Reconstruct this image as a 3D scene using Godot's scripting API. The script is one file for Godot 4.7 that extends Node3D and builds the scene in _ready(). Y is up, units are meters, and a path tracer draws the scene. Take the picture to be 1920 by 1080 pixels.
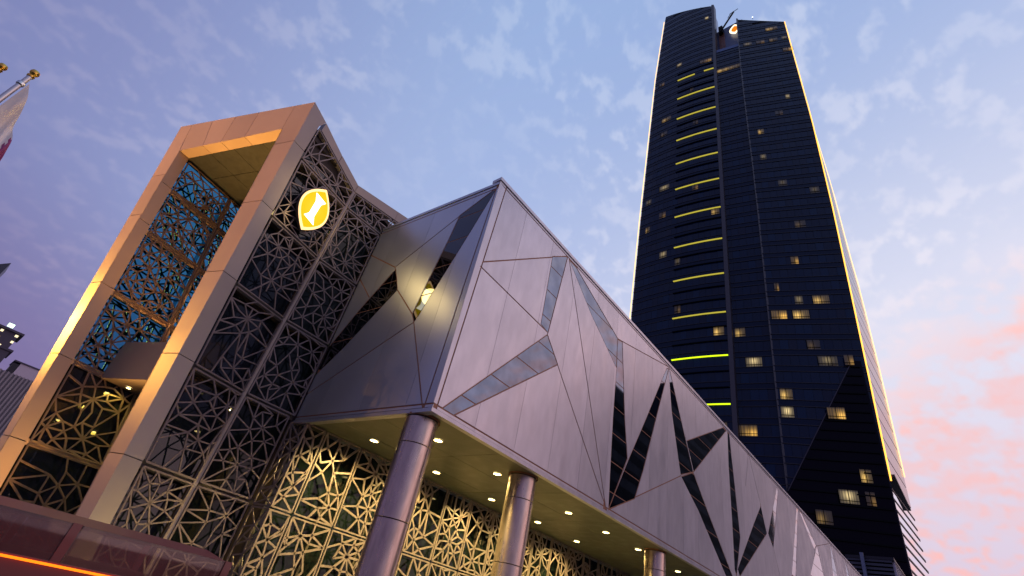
extends Node3D
# An entrance pavilion with lattice screens, a silver hall on columns and a hotel tower at dusk.

const F := Vector3(5.703, 0, -16.6)          # fold of the pavilion's side wall
const P := Vector3(0.9739, 0, -0.2269)       # along the pavilion's walls, inwards
const N1 := Vector3(0.2269, 0, 0.9739)       # outwards from its right wall
const VF := Vector3(-0.3290, 0, -0.9443)     # along its front, to the left
const ZF := -10.12                           # hall facade
const ZB := -16.6                            # wall behind the canopy
const ZG := -15.8                            # screens under the canopy
const UP := Vector3.UP

var M := {}
var rng := RandomNumberGenerator.new()
var taken := {}

# ------------------------------------------------------------------ naming
func numbered(called: String) -> String:
	if not taken.has(called):
		taken[called] = 0
		return called
	taken[called] += 1
	return "%s_%03d" % [called, taken[called]]

func thing(called: String, label: String, category: String, at := Vector3.ZERO, group := "") -> Node3D:
	var o := Node3D.new()
	o.name = numbered(called)
	o.position = at
	add_child(o, true)
	tag(o, label, category, group)
	return o

func tag(o: Node, label: String, category: String, group := "") -> void:
	o.set_meta("label", label)
	o.set_meta("category", category)
	if group:
		o.set_meta("group", group)

func part(called: String, mesh: Mesh, mat: Material, parent: Node3D, kind := "") -> MeshInstance3D:
	var o := MeshInstance3D.new()
	o.name = called + ("" if not parent.has_node(NodePath(called)) else "_001")
	var k := 1
	while parent.has_node(NodePath(String(o.name))):
		k += 1
		o.name = "%s_%03d" % [called, k]
	o.mesh = mesh
	if mat:
		o.material_override = mat
	if kind:
		o.set_meta("kind", kind)
	parent.add_child(o, true)
	return o

func struct(called: String, mesh: Mesh, mat: Material) -> MeshInstance3D:
	var o := part(called, mesh, mat, self)
	o.set_meta("kind", "structure")
	return o

# ------------------------------------------------------------------ shapes
func st_new() -> SurfaceTool:
	var st := SurfaceTool.new()
	st.begin(Mesh.PRIMITIVE_TRIANGLES)
	return st

func tri(st: SurfaceTool, a: Vector3, b: Vector3, c: Vector3, n: Vector3, ua := Vector2.ZERO, ub := Vector2.ZERO, uc := Vector2.ZERO) -> void:
	if (b - a).cross(c - a).dot(n) > 0.0:
		var t := b
		b = c
		c = t
		var tu := ub
		ub = uc
		uc = tu
	st.set_normal(n); st.set_uv(ua); st.add_vertex(a)
	st.set_normal(n); st.set_uv(ub); st.add_vertex(b)
	st.set_normal(n); st.set_uv(uc); st.add_vertex(c)

func quad(st: SurfaceTool, a: Vector3, b: Vector3, c: Vector3, d: Vector3, n: Vector3) -> void:
	tri(st, a, b, c, n, Vector2(0, 1), Vector2(1, 1), Vector2(1, 0))
	tri(st, a, c, d, n, Vector2(0, 1), Vector2(1, 0), Vector2(0, 0))

# a solid between two four-cornered ends (a..d and e..h in the same order)
func solid(st: SurfaceTool, c: Array) -> void:
	var mid := Vector3.ZERO
	for v in c:
		mid += v / 8.0
	for f in [[0, 1, 2, 3], [4, 5, 6, 7], [0, 1, 5, 4], [1, 2, 6, 5], [2, 3, 7, 6], [3, 0, 4, 7]]:
		var a: Vector3 = c[f[0]]
		var b: Vector3 = c[f[1]]
		var d: Vector3 = c[f[2]]
		var e: Vector3 = c[f[3]]
		var n := (d - a).cross(e - b)
		if n.length() < 1e-9:
			continue
		n = n.normalized()
		if n.dot((a + b + d + e) / 4.0 - mid) < 0.0:
			n = -n
		quad(st, a, b, d, e, n)

func box(st: SurfaceTool, lo: Vector3, hi: Vector3) -> void:
	solid(st, [lo, Vector3(hi.x, lo.y, lo.z), Vector3(hi.x, hi.y, lo.z), Vector3(lo.x, hi.y, lo.z),
		Vector3(lo.x, lo.y, hi.z), Vector3(hi.x, lo.y, hi.z), hi, Vector3(lo.x, hi.y, hi.z)])

func box_mesh(lo: Vector3, hi: Vector3) -> ArrayMesh:
	var st := st_new()
	box(st, lo, hi)
	return st.commit()

# a flat-sided bar from a to b, w wide across n and t thick along n
func bar(st: SurfaceTool, a: Vector3, b: Vector3, w: float, t: float, n: Vector3, lift := 0.0) -> void:
	var s := (b - a).cross(n).normalized() * w * 0.5
	var f := n * (lift + t * 0.5)
	var k := n * (lift - t * 0.5)
	solid(st, [a + s + k, b + s + k, b - s + k, a - s + k, a + s + f, b + s + f, b - s + f, a - s + f])

# a plate cut to a polygon of (u, v) on O + U u + V v, its face t in front along N
func plate(st: SurfaceTool, poly: PackedVector2Array, O: Vector3, U: Vector3, V: Vector3, N: Vector3, t: float, back := 0.0) -> void:
	var idx := Geometry2D.triangulate_polygon(poly)
	var p3: Array[Vector3] = []
	for q in poly:
		p3.append(O + U * q.x + V * q.y)
	for i in range(0, idx.size(), 3):
		tri(st, p3[idx[i]] + N * t, p3[idx[i + 1]] + N * t, p3[idx[i + 2]] + N * t, N)
		tri(st, p3[idx[i]] + N * back, p3[idx[i + 1]] + N * back, p3[idx[i + 2]] + N * back, -N)
	var turn := 1.0 if Geometry2D.is_polygon_clockwise(poly) else -1.0
	for i in poly.size():
		var a := p3[i]
		var b := p3[(i + 1) % poly.size()]
		var n := (b - a).cross(N) * -turn
		if n.length() < 1e-7:
			continue
		quad(st, a + N * back, b + N * back, b + N * t, a + N * t, n.normalized())

func plate_mesh(poly: PackedVector2Array, O: Vector3, U: Vector3, V: Vector3, N: Vector3, t: float, back := 0.0) -> ArrayMesh:
	var st := st_new()
	plate(st, poly, O, U, V, N, t, back)
	return st.commit()

func rect2(a: float, b: float, c: float, d: float) -> PackedVector2Array:
	return PackedVector2Array([Vector2(a, b), Vector2(c, b), Vector2(c, d), Vector2(a, d)])

func pts(flat: Array) -> PackedVector2Array:
	var r := PackedVector2Array()
	for i in range(0, flat.size(), 2):
		r.append(Vector2(flat[i], flat[i + 1]))
	return r

func strip2(a: Vector2, b: Vector2, w: float, over := 0.0) -> PackedVector2Array:
	var d := (b - a).normalized()
	var s := Vector2(-d.y, d.x) * w * 0.5
	a -= d * over
	b += d * over
	return PackedVector2Array([a + s, b + s, b - s, a - s])

# what is left of the polygons when the cutter is taken out; a hole is opened by splitting its polygon
func cut(polys: Array, cutter: PackedVector2Array, depth := 0) -> Array:
	var out := []
	for p in polys:
		var r := Geometry2D.clip_polygons(p, cutter)
		var holed := false
		for q in r:
			if Geometry2D.is_polygon_clockwise(q):
				holed = true
		if holed and depth < 3:
			var m := Vector2.ZERO
			for v in cutter:
				m += v / cutter.size()
			var halves := []
			for h in [rect2(m.x - 900, -900, m.x, 900), rect2(m.x, -900, m.x + 900, 900)]:
				halves.append_array(Geometry2D.intersect_polygons(p, h))
			out.append_array(cut(halves, cutter, depth + 1))
		else:
			out.append_array(r)
	return out

func area2(p: PackedVector2Array) -> float:
	var s := 0.0
	for i in p.size():
		s += p[i].cross(p[(i + 1) % p.size()])
	return absf(s) * 0.5

func lathe(st: SurfaceTool, prof: PackedVector2Array, n: int, at := Vector3.ZERO, arc := TAU) -> void:
	for i in n:
		var a0 := arc * i / n
		var a1 := arc * (i + 1) / n
		var d0 := Vector3(cos(a0), 0, sin(a0))
		var d1 := Vector3(cos(a1), 0, sin(a1))
		for j in prof.size() - 1:
			var p := prof[j]
			var q := prof[j + 1]
			var sl := Vector2(q.y - p.y, p.x - q.x).normalized()
			var n0 := d0 * sl.x + UP * sl.y
			var n1 := d1 * sl.x + UP * sl.y
			var v := [at + d0 * p.x + UP * p.y, at + d1 * p.x + UP * p.y, at + d1 * q.x + UP * q.y, at + d0 * q.x + UP * q.y]
			var nn := [n0, n1, n1, n0]
			for t in [[0, 1, 2], [0, 2, 3]]:
				var o: Array = t.duplicate()
				if (v[o[1]] - v[o[0]]).cross(v[o[2]] - v[o[0]]).dot(n0) > 0.0:
					o.reverse()
				for k in o:
					st.set_normal(nn[k])
					st.set_uv(Vector2(0, 0))
					st.add_vertex(v[k])

# ------------------------------------------------------------------ materials
func noise_tex(freq: float, lo: float, hi: float, sz := 256, normal := false, oct := 4, seed_ := 1, strength := 2.0) -> NoiseTexture2D:
	var n := FastNoiseLite.new()
	n.seed = seed_
	n.frequency = freq
	n.noise_type = FastNoiseLite.TYPE_SIMPLEX_SMOOTH
	n.fractal_octaves = oct
	var t := NoiseTexture2D.new()
	t.width = sz
	t.height = sz
	t.seamless = true
	t.noise = n
	if normal:
		t.as_normal_map = true
		t.bump_strength = strength
	else:
		var g := Gradient.new()
		g.colors = PackedColorArray([Color(lo, lo, lo), Color(hi, hi, hi)])
		g.offsets = PackedFloat32Array([0.2, 0.8])
		t.color_ramp = g
	return t

func mat(called: String, c: Color, rough: float, metal := 0.0, spec := 0.5) -> StandardMaterial3D:
	var m := StandardMaterial3D.new()
	m.resource_name = called
	m.albedo_color = c.linear_to_srgb()
	m.roughness = rough
	m.metallic = metal
	m.metallic_specular = spec
	return m

func worn(m: StandardMaterial3D, scale: Vector3, rough_tex: Texture2D, col_tex: Texture2D = null, nrm: Texture2D = null, ns := 0.1) -> StandardMaterial3D:
	m.uv1_triplanar = true
	m.uv1_world_triplanar = true
	m.uv1_scale = scale
	m.roughness_texture = rough_tex
	if col_tex:
		m.albedo_texture = col_tex
	if nrm:
		m.normal_enabled = true
		m.normal_texture = nrm
		m.normal_scale = ns
	return m

func glow(called: String, c: Color, e: float) -> StandardMaterial3D:
	var m := mat(called, Color(0.02, 0.02, 0.02), 1.0, 0.0, 0.0)
	m.emission_enabled = true
	m.emission = c
	m.emission_energy_multiplier = e
	return m

func make_materials() -> void:
	var smear := noise_tex(0.012, 0.82, 1.12, 512, false, 5, 3)
	var dirt := noise_tex(0.02, 0.88, 1.0, 512, false, 5, 5)
	var clean := noise_tex(0.01, 0.95, 1.0, 512, false, 3, 6)
	var streak := noise_tex(0.03, 0.955, 1.0, 512, false, 4, 16)
	var wave := noise_tex(0.006, 0, 1, 256, true, 2, 9, 3.0)
	for i in 4:
		var k: float = [1.0, 0.94, 1.05, 0.97][i]
		M["silver%d" % i] = worn(mat("silver", Color(0.56, 0.52, 0.57) * k, 0.36, 0.55), Vector3(0.13, 0.05, 0.13), smear, streak, wave, 0.07)
		M["satin%d" % i] = worn(mat("satin", Color(0.54, 0.53, 0.58) * k, 0.36, 0.75), Vector3(0.05, 0.03, 0.05), smear, clean, wave, 0.05)
		M["bronze%d" % i] = worn(mat("bronze", Color(0.43, 0.335, 0.30) * k, 0.34, 0.0, 0.26), Vector3(0.08, 0.08, 0.08), smear, clean, wave, 0.04)
	M.lattice = worn(mat("lattice", Color(0.215, 0.158, 0.152), 0.42, 0.35), Vector3(0.4, 0.4, 0.4), smear, dirt)
	M.dark_lattice = mat("dark_lattice", Color(0.09, 0.075, 0.07), 0.5, 0.3)
	M.seam = mat("seam", Color(0.30, 0.13, 0.075), 0.55, 0.3)
	M.core = mat("core", Color(0.05, 0.035, 0.03), 0.7)
	M.mirror = worn(mat("mirror", Color(0.155, 0.195, 0.28), 0.03, 1.0), Vector3(0.12, 0.12, 0.12), noise_tex(0.01, 0.9, 1.0, 128), dirt, wave, 0.03)
	M.dark_mirror = mat("dark_mirror", Color(0.085, 0.085, 0.09), 0.02, 1.0)
	M.inner_glass = mat("inner_glass", Color(0.006, 0.010, 0.010), 0.05, 0.0, 0.35)
	M.tint = mat("tint", Color(0.01, 0.014, 0.02), 0.03)
	M.tint.albedo_color.a = 0.92
	M.tint.transparency = BaseMaterial3D.TRANSPARENCY_ALPHA
	M.blue = mat("blue", Color(0.07, 0.31, 0.42), 0.0)
	M.blue.albedo_color.a = 0.0
	M.blue.refraction_enabled = true
	M.blue.refraction_scale = 0.012
	M.blue.transparency = BaseMaterial3D.TRANSPARENCY_ALPHA
	M.soffit = worn(mat("soffit", Color(0.105, 0.105, 0.08), 0.36, 0.2), Vector3(0.2, 0.2, 0.2), smear, clean)
	M.ceiling = worn(mat("ceiling", Color(0.034, 0.040, 0.048), 0.6, 0.0), Vector3(0.3, 0.3, 0.3), smear, dirt)
	M.steel = worn(mat("steel", Color(0.56, 0.425, 0.37), 0.30, 0.9), Vector3(0.6, 0.12, 0.6), smear, dirt)
	M.concrete = worn(mat("concrete", Color(0.24, 0.23, 0.22), 0.9), Vector3(0.5, 0.5, 0.5), smear, noise_tex(0.03, 0.75, 1.0, 512, false, 5, 8))
	M.asphalt = worn(mat("asphalt", Color(0.05, 0.05, 0.052), 0.85), Vector3(0.7, 0.7, 0.7), smear, noise_tex(0.08, 0.7, 1.0, 512, false, 5, 11))
	M.paint = mat("paint", Color(0.7, 0.7, 0.66), 0.7)
	for i in 4:
		M["navy%d" % i] = mat("navy", [Color(0.003, 0.0125, 0.042), Color(0.0035, 0.011, 0.036), Color(0.0025, 0.016, 0.052), Color(0.006, 0.011, 0.034)][i], 0.05, 0.0, 0.34)
	M.spandrel = mat("spandrel", Color(0.0035, 0.010, 0.034), 0.1, 0.0, 0.3)
	M.rib = mat("rib", Color(0.045, 0.036, 0.05), 0.4, 0.4)
	M.trim = mat("trim", Color(0.014, 0.012, 0.020), 0.4, 0.3)
	M.black = mat("black", Color(0.004, 0.004, 0.006), 0.6, 0.0, 0.2)
	M.wedge = mat("wedge", Color(0.004, 0.003, 0.008), 0.22, 0.0, 0.2)
	M.sideglass = mat("sideglass", Color(0.22, 0.20, 0.27), 0.2, 0.6)
	M.fin = mat("fin", Color(0.03, 0.02, 0.03), 0.5)
	M.led = glow("warm_led", Color(1.0, 0.80, 0.52), 2.1)
	M.led_y = glow("amber_led", Color(1.0, 0.70, 0.30), 2.6)
	M.green = glow("green_led", Color(0.92, 0.86, 0.32), 0.66)
	M.green2 = glow("bright_green_led", Color(0.86, 1.0, 0.10), 1.5)
	M.lampwhite = glow("downlight_lens", Color(1.0, 0.88, 0.56), 24.0)
	M.pole = mat("pole", Color(0.55, 0.5, 0.5), 0.3, 0.8)
	M.gold = mat("gold", Color(0.75, 0.48, 0.10), 0.2, 1.0)
	M.red = mat("red", Color(0.17, 0.022, 0.016), 0.4)
	M.red.clearcoat_enabled = true
	M.red.clearcoat = 0.35
	M.red.clearcoat_roughness = 0.04
	M.rubber = mat("rubber", Color(0.02, 0.02, 0.02), 0.8)
	M.chrome = mat("chrome", Color(0.6, 0.6, 0.6), 0.15, 1.0)
	for i in 3:
		M["lit%d" % i] = lit_mat([Vector2(0.3, 0.65), Vector2(0.5, 0.4), Vector2(0.8, 0.75)][i], i)

# a lit hotel room behind a curtain: brighter near its lamp, with the folds of the curtain
func lit_mat(at: Vector2, k: int) -> StandardMaterial3D:
	var im := Image.create(48, 32, false, Image.FORMAT_RGB8)
	for y in 32:
		for x in 48:
			var u := x / 47.0
			var v := y / 31.0
			var d := Vector2((u - at.x) * 1.4, v - at.y).length()
			var b := 0.30 + 0.75 * exp(-d * d * 5.0)
			b *= 0.84 + 0.16 * sin(u * 44.0 + k * 2.0 + sin(u * 9.0))
			if v < 0.08:
				b *= 0.6
			im.set_pixel(x, y, Color(minf(1, b), minf(1, b * [0.80, 0.88, 0.76][k]), minf(1, b * [0.42, 0.62, 0.34][k])))
	var m := mat("lit_window", Color(0.05, 0.04, 0.03), 0.3)
	m.emission_enabled = true
	m.emission = Color.WHITE
	m.emission_operator = BaseMaterial3D.EMISSION_OP_MULTIPLY
	m.emission_texture = ImageTexture.create_from_image(im)
	m.emission_energy_multiplier = 1.0
	return m

# ------------------------------------------------------------------ sky
func make_sky() -> Sky:
	var W := 2048
	var H := 1024
	var im := Image.create(W, H, false, Image.FORMAT_RGB8)
	im.fill(Color(0.36, 0.31, 0.38))
	var n1 := FastNoiseLite.new()
	n1.seed = 21
	n1.noise_type = FastNoiseLite.TYPE_SIMPLEX_SMOOTH
	n1.frequency = 11.0
	n1.fractal_octaves = 5
	n1.fractal_gain = 0.6
	n1.domain_warp_enabled = true
	n1.domain_warp_amplitude = 0.05
	n1.domain_warp_frequency = 1.6
	var n2 := FastNoiseLite.new()
	n2.seed = 5
	n2.frequency = 1.1
	n2.fractal_octaves = 3
	for j in range(0, 520):
		var th := (j + 0.5) / H * PI
		var y := cos(th)
		var s := sin(th)
		var el := 1.0 - th / (PI * 0.5)
		for i in W:
			var ph := (i + 0.5) / W * TAU
			var dx := sin(ph) * s
			var dz := -cos(ph) * s
			# warm side lies towards +x, the dark side towards -x and -z
			var w := clampf(0.5 + 0.5 * (dx * 0.93 + dz * 0.36), 0.0, 1.0)
			var e := clampf(el, 0.0, 1.0)
			var top := Color(0.625, 0.70, 0.88)
			var mid := Color(0.70, 0.735, 0.90).lerp(Color(0.90, 0.895, 0.965), smoothstep(0.55, 0.95, w))
			var low := Color(0.60, 0.50, 0.68).lerp(Color(0.88, 0.79, 0.87), smoothstep(0.35, 0.95, w))
			var c := low.lerp(mid, smoothstep(0.02, 0.34, e)).lerp(top, smoothstep(0.30, 0.80, e))
			var dark := lerpf(0.70, 1.0, smoothstep(0.08, 0.58, w))
			c = Color(c.r * dark * lerpf(0.92, 1.0, w), c.g * dark * lerpf(0.93, 1.0, smoothstep(0.1, 0.6, w)), c.b * lerpf(0.74, 1.0, smoothstep(0.05, 0.6, w)))
			var q := 1.0 / (maxf(y, 0.0) + 0.22)
			var px := dx * q
			var pz := dz * q
			var cover := smoothstep(-0.30, 0.40, n2.get_noise_2d(px, pz))
			var k := smoothstep(-0.08, 0.42, n1.get_noise_2d(px * 1.0, pz * 1.25)) * (0.22 + 0.78 * cover)
			var pink := smoothstep(0.50, 0.30, e) * smoothstep(0.87, 0.94, w)
			k = clampf(k + pink * 0.55 * smoothstep(-0.35, 0.25, n1.get_noise_2d(px * 0.6 + 7.0, pz * 0.6)) * smoothstep(0.14, 0.2, e), 0, 1)
			var cc := Color(c.r * 1.15 + 0.03, c.g * 1.10 + 0.022, c.b * 1.035 + 0.01).lerp(Color(1.0, 0.76, 0.75), pink * 0.95)
			c = c.lerp(cc, k * lerpf(0.45, 0.98, smoothstep(0.2, 0.7, w)))
			im.set_pixel(i, j, Color(minf(c.r, 1), minf(c.g, 1), minf(c.b, 1)))
	var pm := PanoramaSkyMaterial.new()
	pm.panorama = ImageTexture.create_from_image(im)
	var sky := Sky.new()
	sky.sky_material = pm
	return sky

# ------------------------------------------------------------------ lattice screens
func inside2(p: Vector2, poly: PackedVector2Array, inset: float) -> bool:
	if not Geometry2D.is_point_in_polygon(p, poly):
		return false
	for i in poly.size():
		if Geometry2D.get_closest_point_to_segment(p, poly[i], poly[(i + 1) % poly.size()]).distance_to(p) < inset:
			return false
	return true

# star-burst lattice: hubs with rays to a ring of knots, rings joined to each other and to the frame
func lattice(poly: PackedVector2Array, O: Vector3, U: Vector3, V: Vector3, N: Vector3, w := 0.040, t := 0.035, pitch := 1.08) -> ArrayMesh:
	var st := st_new()
	var lo := poly[0]
	var hi := poly[0]
	for q in poly:
		lo = lo.min(q)
		hi = hi.max(q)
	var hubs := PackedVector2Array()
	var nx := maxi(1, roundi((hi.x - lo.x) / pitch))
	var ny := maxi(1, roundi((hi.y - lo.y) / pitch))
	for j in ny:
		for i in nx:
			var sx := (hi.x - lo.x) / nx
			var sy := (hi.y - lo.y) / ny
			var p := lo + Vector2((i + 0.5 + rng.randf_range(-0.26, 0.26) + (0.22 if j % 2 else -0.22) * (1 if nx > 1 else 0)) * sx, (j + 0.5 + rng.randf_range(-0.24, 0.24)) * sy)
			if inside2(p, poly, 0.16):
				hubs.append(p)
	var all := PackedVector2Array()
	var kind := PackedInt32Array()
	for i in hubs.size():
		all.append(hubs[i])
		kind.append(i)
	for i in hubs.size():
		var k := rng.randi_range(8, 11)
		var a0 := rng.randf() * TAU
		for j in k:
			var a := a0 + TAU * (j + rng.randf_range(-0.24, 0.24)) / k
			var q := hubs[i] + Vector2(cos(a), sin(a)) * pitch * rng.randf_range(0.36, 0.50)
			if not inside2(q, poly, 0.07):
				continue
			var near := false
			for m in all.size():
				if all[m].distance_to(q) < 0.22 or (kind[m] >= 0 and kind[m] < 1000 and kind[m] != i and all[m].distance_to(q) < 0.42):
					near = true
			if not near:
				all.append(q)
				kind.append(1000 + i)
	for i in poly.size():
		var a := poly[i]
		var b := poly[(i + 1) % poly.size()]
		var n := maxi(1, roundi(a.distance_to(b) / 0.55))
		for j in n:
			all.append(a.lerp(b, clampf((j + (rng.randf_range(-0.28, 0.28) if j else 0.0)) / n, 0, 1)))
			kind.append(-1)
	var idx := Geometry2D.triangulate_delaunay(all)
	var done := {}
	for i in range(0, idx.size(), 3):
		for e in [[0, 1], [1, 2], [2, 0]]:
			var a: int = mini(idx[i + e[0]], idx[i + e[1]])
			var b: int = maxi(idx[i + e[0]], idx[i + e[1]])
			if done.has(a * 4096 + b):
				continue
			done[a * 4096 + b] = true
			if kind[a] < 0 and kind[b] < 0:
				continue
			var to_hub := kind[a] < 1000 and kind[a] >= 0
			if not to_hub and rng.randf() < (0.28 if kind[a] == kind[b] else 0.18):
				continue
			if all[a].distance_to(all[b]) > pitch * 1.05:
				continue
			bar(st, O + U * all[a].x + V * all[a].y, O + U * all[b].x + V * all[b].y, w * rng.randf_range(0.82, 1.12), t, N)
	for i in poly.size():
		bar(st, O + U * poly[i].x + V * poly[i].y, O + U * poly[(i + 1) % poly.size()].x + V * poly[(i + 1) % poly.size()].y, 0.045, t + 0.006, N)
	return st.commit()

# ------------------------------------------------------------------ cladding
func cladding(parent: Node3D, rect: PackedVector2Array, joints: Array, seams: Array, glass: Array, O: Vector3, U: Vector3, N: Vector3, look: String, gm: Material) -> void:
	part("seam_backing", plate_mesh(rect, O, U, UP, N, -0.018, -0.12), M.seam, parent)
	var polys := [rect]
	for x in joints:
		polys = cut(polys, strip2(Vector2(x, -50), Vector2(x, 50), 0.010))
	for s in seams:
		polys = cut(polys, strip2(Vector2(s[0], s[1]), Vector2(s[2], s[3]), 0.05, 0.03))
	for g in glass:
		var gp := pts(g)
		for q in Geometry2D.offset_polygon(gp, 0.042):
			polys = cut(polys, q)
		# the window is laid in panes between level bars
		var panes := [gp]
		var y := 1.1
		while y < 18.0:
			panes = cut(panes, strip2(Vector2(-200, y), Vector2(200, y), 0.04))
			y += 1.15
		for q in panes:
			if area2(q) > 0.02:
				part("window_pane", plate_mesh(q, O, U, UP, N, -0.010, -0.015), gm, parent)
	for q in polys:
		if area2(q) > 0.015:
			part("cladding_panel", plate_mesh(q, O, U, UP, N, 0.0, -0.015), M["%s%d" % [look, rng.randi_range(0, 3)]], parent)

func hall() -> void:
	var t := thing("silver_hall", "long silver metal clad hall with slit windows raised on round columns", "building")
	var joints := []
	var x := 9.7
	while x < 79:
		joints.append(x)
		x += 1.86
	var seams := [[8.30, 11.37, 12.58, 14.94], [8.24, 11.12, 12.20, 10.92], [13.06, 10.04, 17.40, 6.13], [12.76, 14.91, 17.34, 6.15],
		[17.66, 13.66, 22.86, 15.0], [17.54, 6.17, 24.34, 9.69], [8.36, 15.2, 8.14, 6.0], [35.88, 15.04, 34.70, 12.50], [35.95, 15.0, 37.75, 12.05],
		[39.76, 10.0, 42.0, 6.1], [53.45, 13.24, 59.97, 14.99], [12.20, 10.92, 12.21, 10.82], [25.93, 10.41, 26.0, 10.46], [44.95, 9.27, 44.0, 6.1],
		[52.6, 12.8, 49.0, 6.1], [17.25, 13.57, 17.66, 13.66], [60.2, 15.0, 68.1, 6.1], [8.0, 14.96, 80, 14.96], [8.0, 6.2, 80, 6.2]]
	var glass := [[11.70, 14.22, 12.62, 14.93, 12.20, 10.94, 11.75, 11.03], [12.21, 10.80, 13.06, 10.04, 8.80, 6.22, 8.38, 6.22],
		[12.84, 14.90, 13.15, 14.94, 17.22, 13.56, 17.30, 12.14, 14.94, 13.43], [17.27, 13.52, 17.66, 13.62, 18.34, 10.10, 18.76, 8.56, 17.56, 6.25, 17.49, 7.53, 17.39, 9.86, 17.37, 12.15],
		[22.53, 14.72, 22.76, 14.86, 21.49, 11.73, 20.25, 8.61, 19.58, 7.20, 17.62, 6.25, 18.85, 8.44, 20.36, 10.95],
		[22.80, 14.83, 22.90, 14.86, 24.11, 13.00, 24.99, 11.71, 25.88, 10.41, 24.32, 9.76, 23.23, 12.61], [25.14, 11.76, 31.02, 14.90, 31.50, 14.92, 26.02, 10.48],
		[24.43, 9.66, 25.93, 10.36, 27.70, 9.00, 31.07, 6.58, 30.15, 6.40, 26.53, 8.67],
		[31.80, 14.90, 32.06, 14.92, 32.50, 11.62, 32.86, 8.93, 31.77, 6.72, 31.58, 7.02, 31.65, 9.63, 31.63, 12.66],
		[37.69, 12.03, 38.48, 10.55, 32.34, 6.82, 32.12, 7.12, 35.84, 10.46], [42.56, 14.85, 42.64, 14.51, 39.75, 9.98, 38.89, 10.65],
		[48.11, 14.90, 48.50, 14.90, 44.95, 9.27, 43.86, 9.06], [49.0, 14.9, 49.6, 14.9, 53.5, 13.3, 52.6, 12.8], [53.9, 13.35, 54.6, 11.75, 55.2, 10.4, 52.3, 8.6, 49.8, 10.3],
		[60.2, 14.9, 61.2, 12.4, 63.6, 8.4, 62.6, 7.6, 59.0, 12.0], [66.7, 14.8, 71.2, 9.2, 70.0, 8.8, 66.4, 13.4]]
	cladding(t, rect2(8.0, 6.1, 80, 15.08), joints, seams, glass, Vector3(0, 0, ZF), Vector3.RIGHT, Vector3.BACK, "silver", M.mirror)
	# left end wall, which meets the pavilion
	var A := Vector3(8.0, 0, ZF)
	var B := Vector3(7.60, 0, ZB)
	var U := (B - A).normalized()
	var N := U.cross(UP).normalized()
	if N.x > 0:
		N = -N
	var s2 := [[4.40, 12.20, 6.74, 13.61], [4.40, 12.20, 1.60, 13.90], [3.66, 10.91, 2.30, 9.57], [2.07, 9.2, 6.70, 6.95], [2.07, 9.2, 0.33, 6.0], [0.09, 14.95, 0.22, 10.87], [0.22, 10.87, 0.33, 6.0],
		[6.75, 12.40, 5.29, 10.98], [0.0, 14.70, 6.5, 14.70], [4.34, 12.08, 3.66, 10.91], [0.0, 6.2, 6.5, 6.2], [4.34, 12.08, 4.40, 12.20]]
	var g2 := [[0.14, 14.62, 0.81, 12.68, 1.55, 10.63, 1.97, 9.46, 2.07, 9.24, 2.28, 9.57, 2.06, 11.07, 1.78, 12.64, 1.62, 13.90, 0.24, 14.64],
		[4.32, 12.05, 3.69, 10.93, 5.44, 8.88, 6.49, 7.85, 6.49, 8.95, 5.54, 10.46]]
	cladding(t, pts([0.0, 6.1, 6.49, 6.1, 6.49, 14.85, 0.0, 14.85]), [1.1, 3.2, 5.3], s2, g2, A, U, N, "satin", M.dark_mirror)
	part("corner_trim", plate_mesh(rect2(-0.03, 6.0, 0.03, 15.2), Vector3(7.985, 0, ZF + 0.015), Vector3(0.7, 0, -0.7).normalized(), UP, Vector3(-0.7, 0, 0.7).normalized(), 0.02, -0.02), M.silver2, t)
	part("parapet_trim", box_mesh(Vector3(7.97, 15.1, ZF - 0.4), Vector3(80, 15.24, ZF + 0.04)), M.silver0, t)
	part("fascia_trim", box_mesh(Vector3(7.97, 5.97, ZF - 0.16), Vector3(80, 6.08, ZF + 0.03)), M.silver1, t)
	var st := st_new()
	var k := N * 0.03
	solid(st, [A + UP * 14.87 + k, B + UP * 14.87 + k, B + UP * 15.0 + k, A + UP * 15.0 + k, A + UP * 14.87 - N * 0.4, B + UP * 14.87 - N * 0.4, B + UP * 15.0 - N * 0.4, A + UP * 15.0 - N * 0.4])
	part("parapet_trim", st.commit(), M.satin0, t)
	st = st_new()
	solid(st, [A + UP * 5.96 + k, B + UP * 5.96 + k, B + UP * 6.07 + k, A + UP * 6.07 + k, A + UP * 5.96 - N * 0.2, B + UP * 5.96 - N * 0.2, B + UP * 6.07 - N * 0.2, A + UP * 6.07 - N * 0.2])
	part("fascia_trim", st.commit(), M.satin1, t)
	part("roof", box_mesh(Vector3(8.1, 14.6, -34), Vector3(80, 14.8, ZF - 0.4)), M.concrete, t)
	part("end_wall", box_mesh(Vector3(80.0, 0, -34), Vector3(80.3, 15.0, ZF - 0.2)), M.silver0, t)
	# soffit panels over the walkway, then the screens and the dark glass behind them
	part("soffit_backing", box_mesh(Vector3(8.15, 6.05, ZB), Vector3(80, 6.3, ZF - 0.17)), M.core, t)
	var xs := [8.06, 11.2, 15.0, 18.8, 22.6, 26.4, 30.2, 34.0, 42, 50, 60, 80]
	var zs := [ZF - 0.18, -12.4, -14.3, ZG + 0.12, ZB]
	for i in xs.size() - 1:
		for j in 4:
			part("soffit_panel", box_mesh(Vector3(xs[i] + 0.012 - (0.12 * j if i == 0 else 0.0), 6.0, zs[j + 1] + 0.006), Vector3(xs[i + 1] - 0.012, 6.03, zs[j] - 0.012)), M.soffit, t)
	var gx := [7.66, 8.44, 9.96, 11.5, 13.02, 14.54, 16.06, 17.58, 19.1, 20.62, 22.14, 23.66, 25.18, 26.7, 28.22, 29.74, 31.26, 32.8, 34.3]
	var rows := [0.6, 3.32, 6.0]
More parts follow.
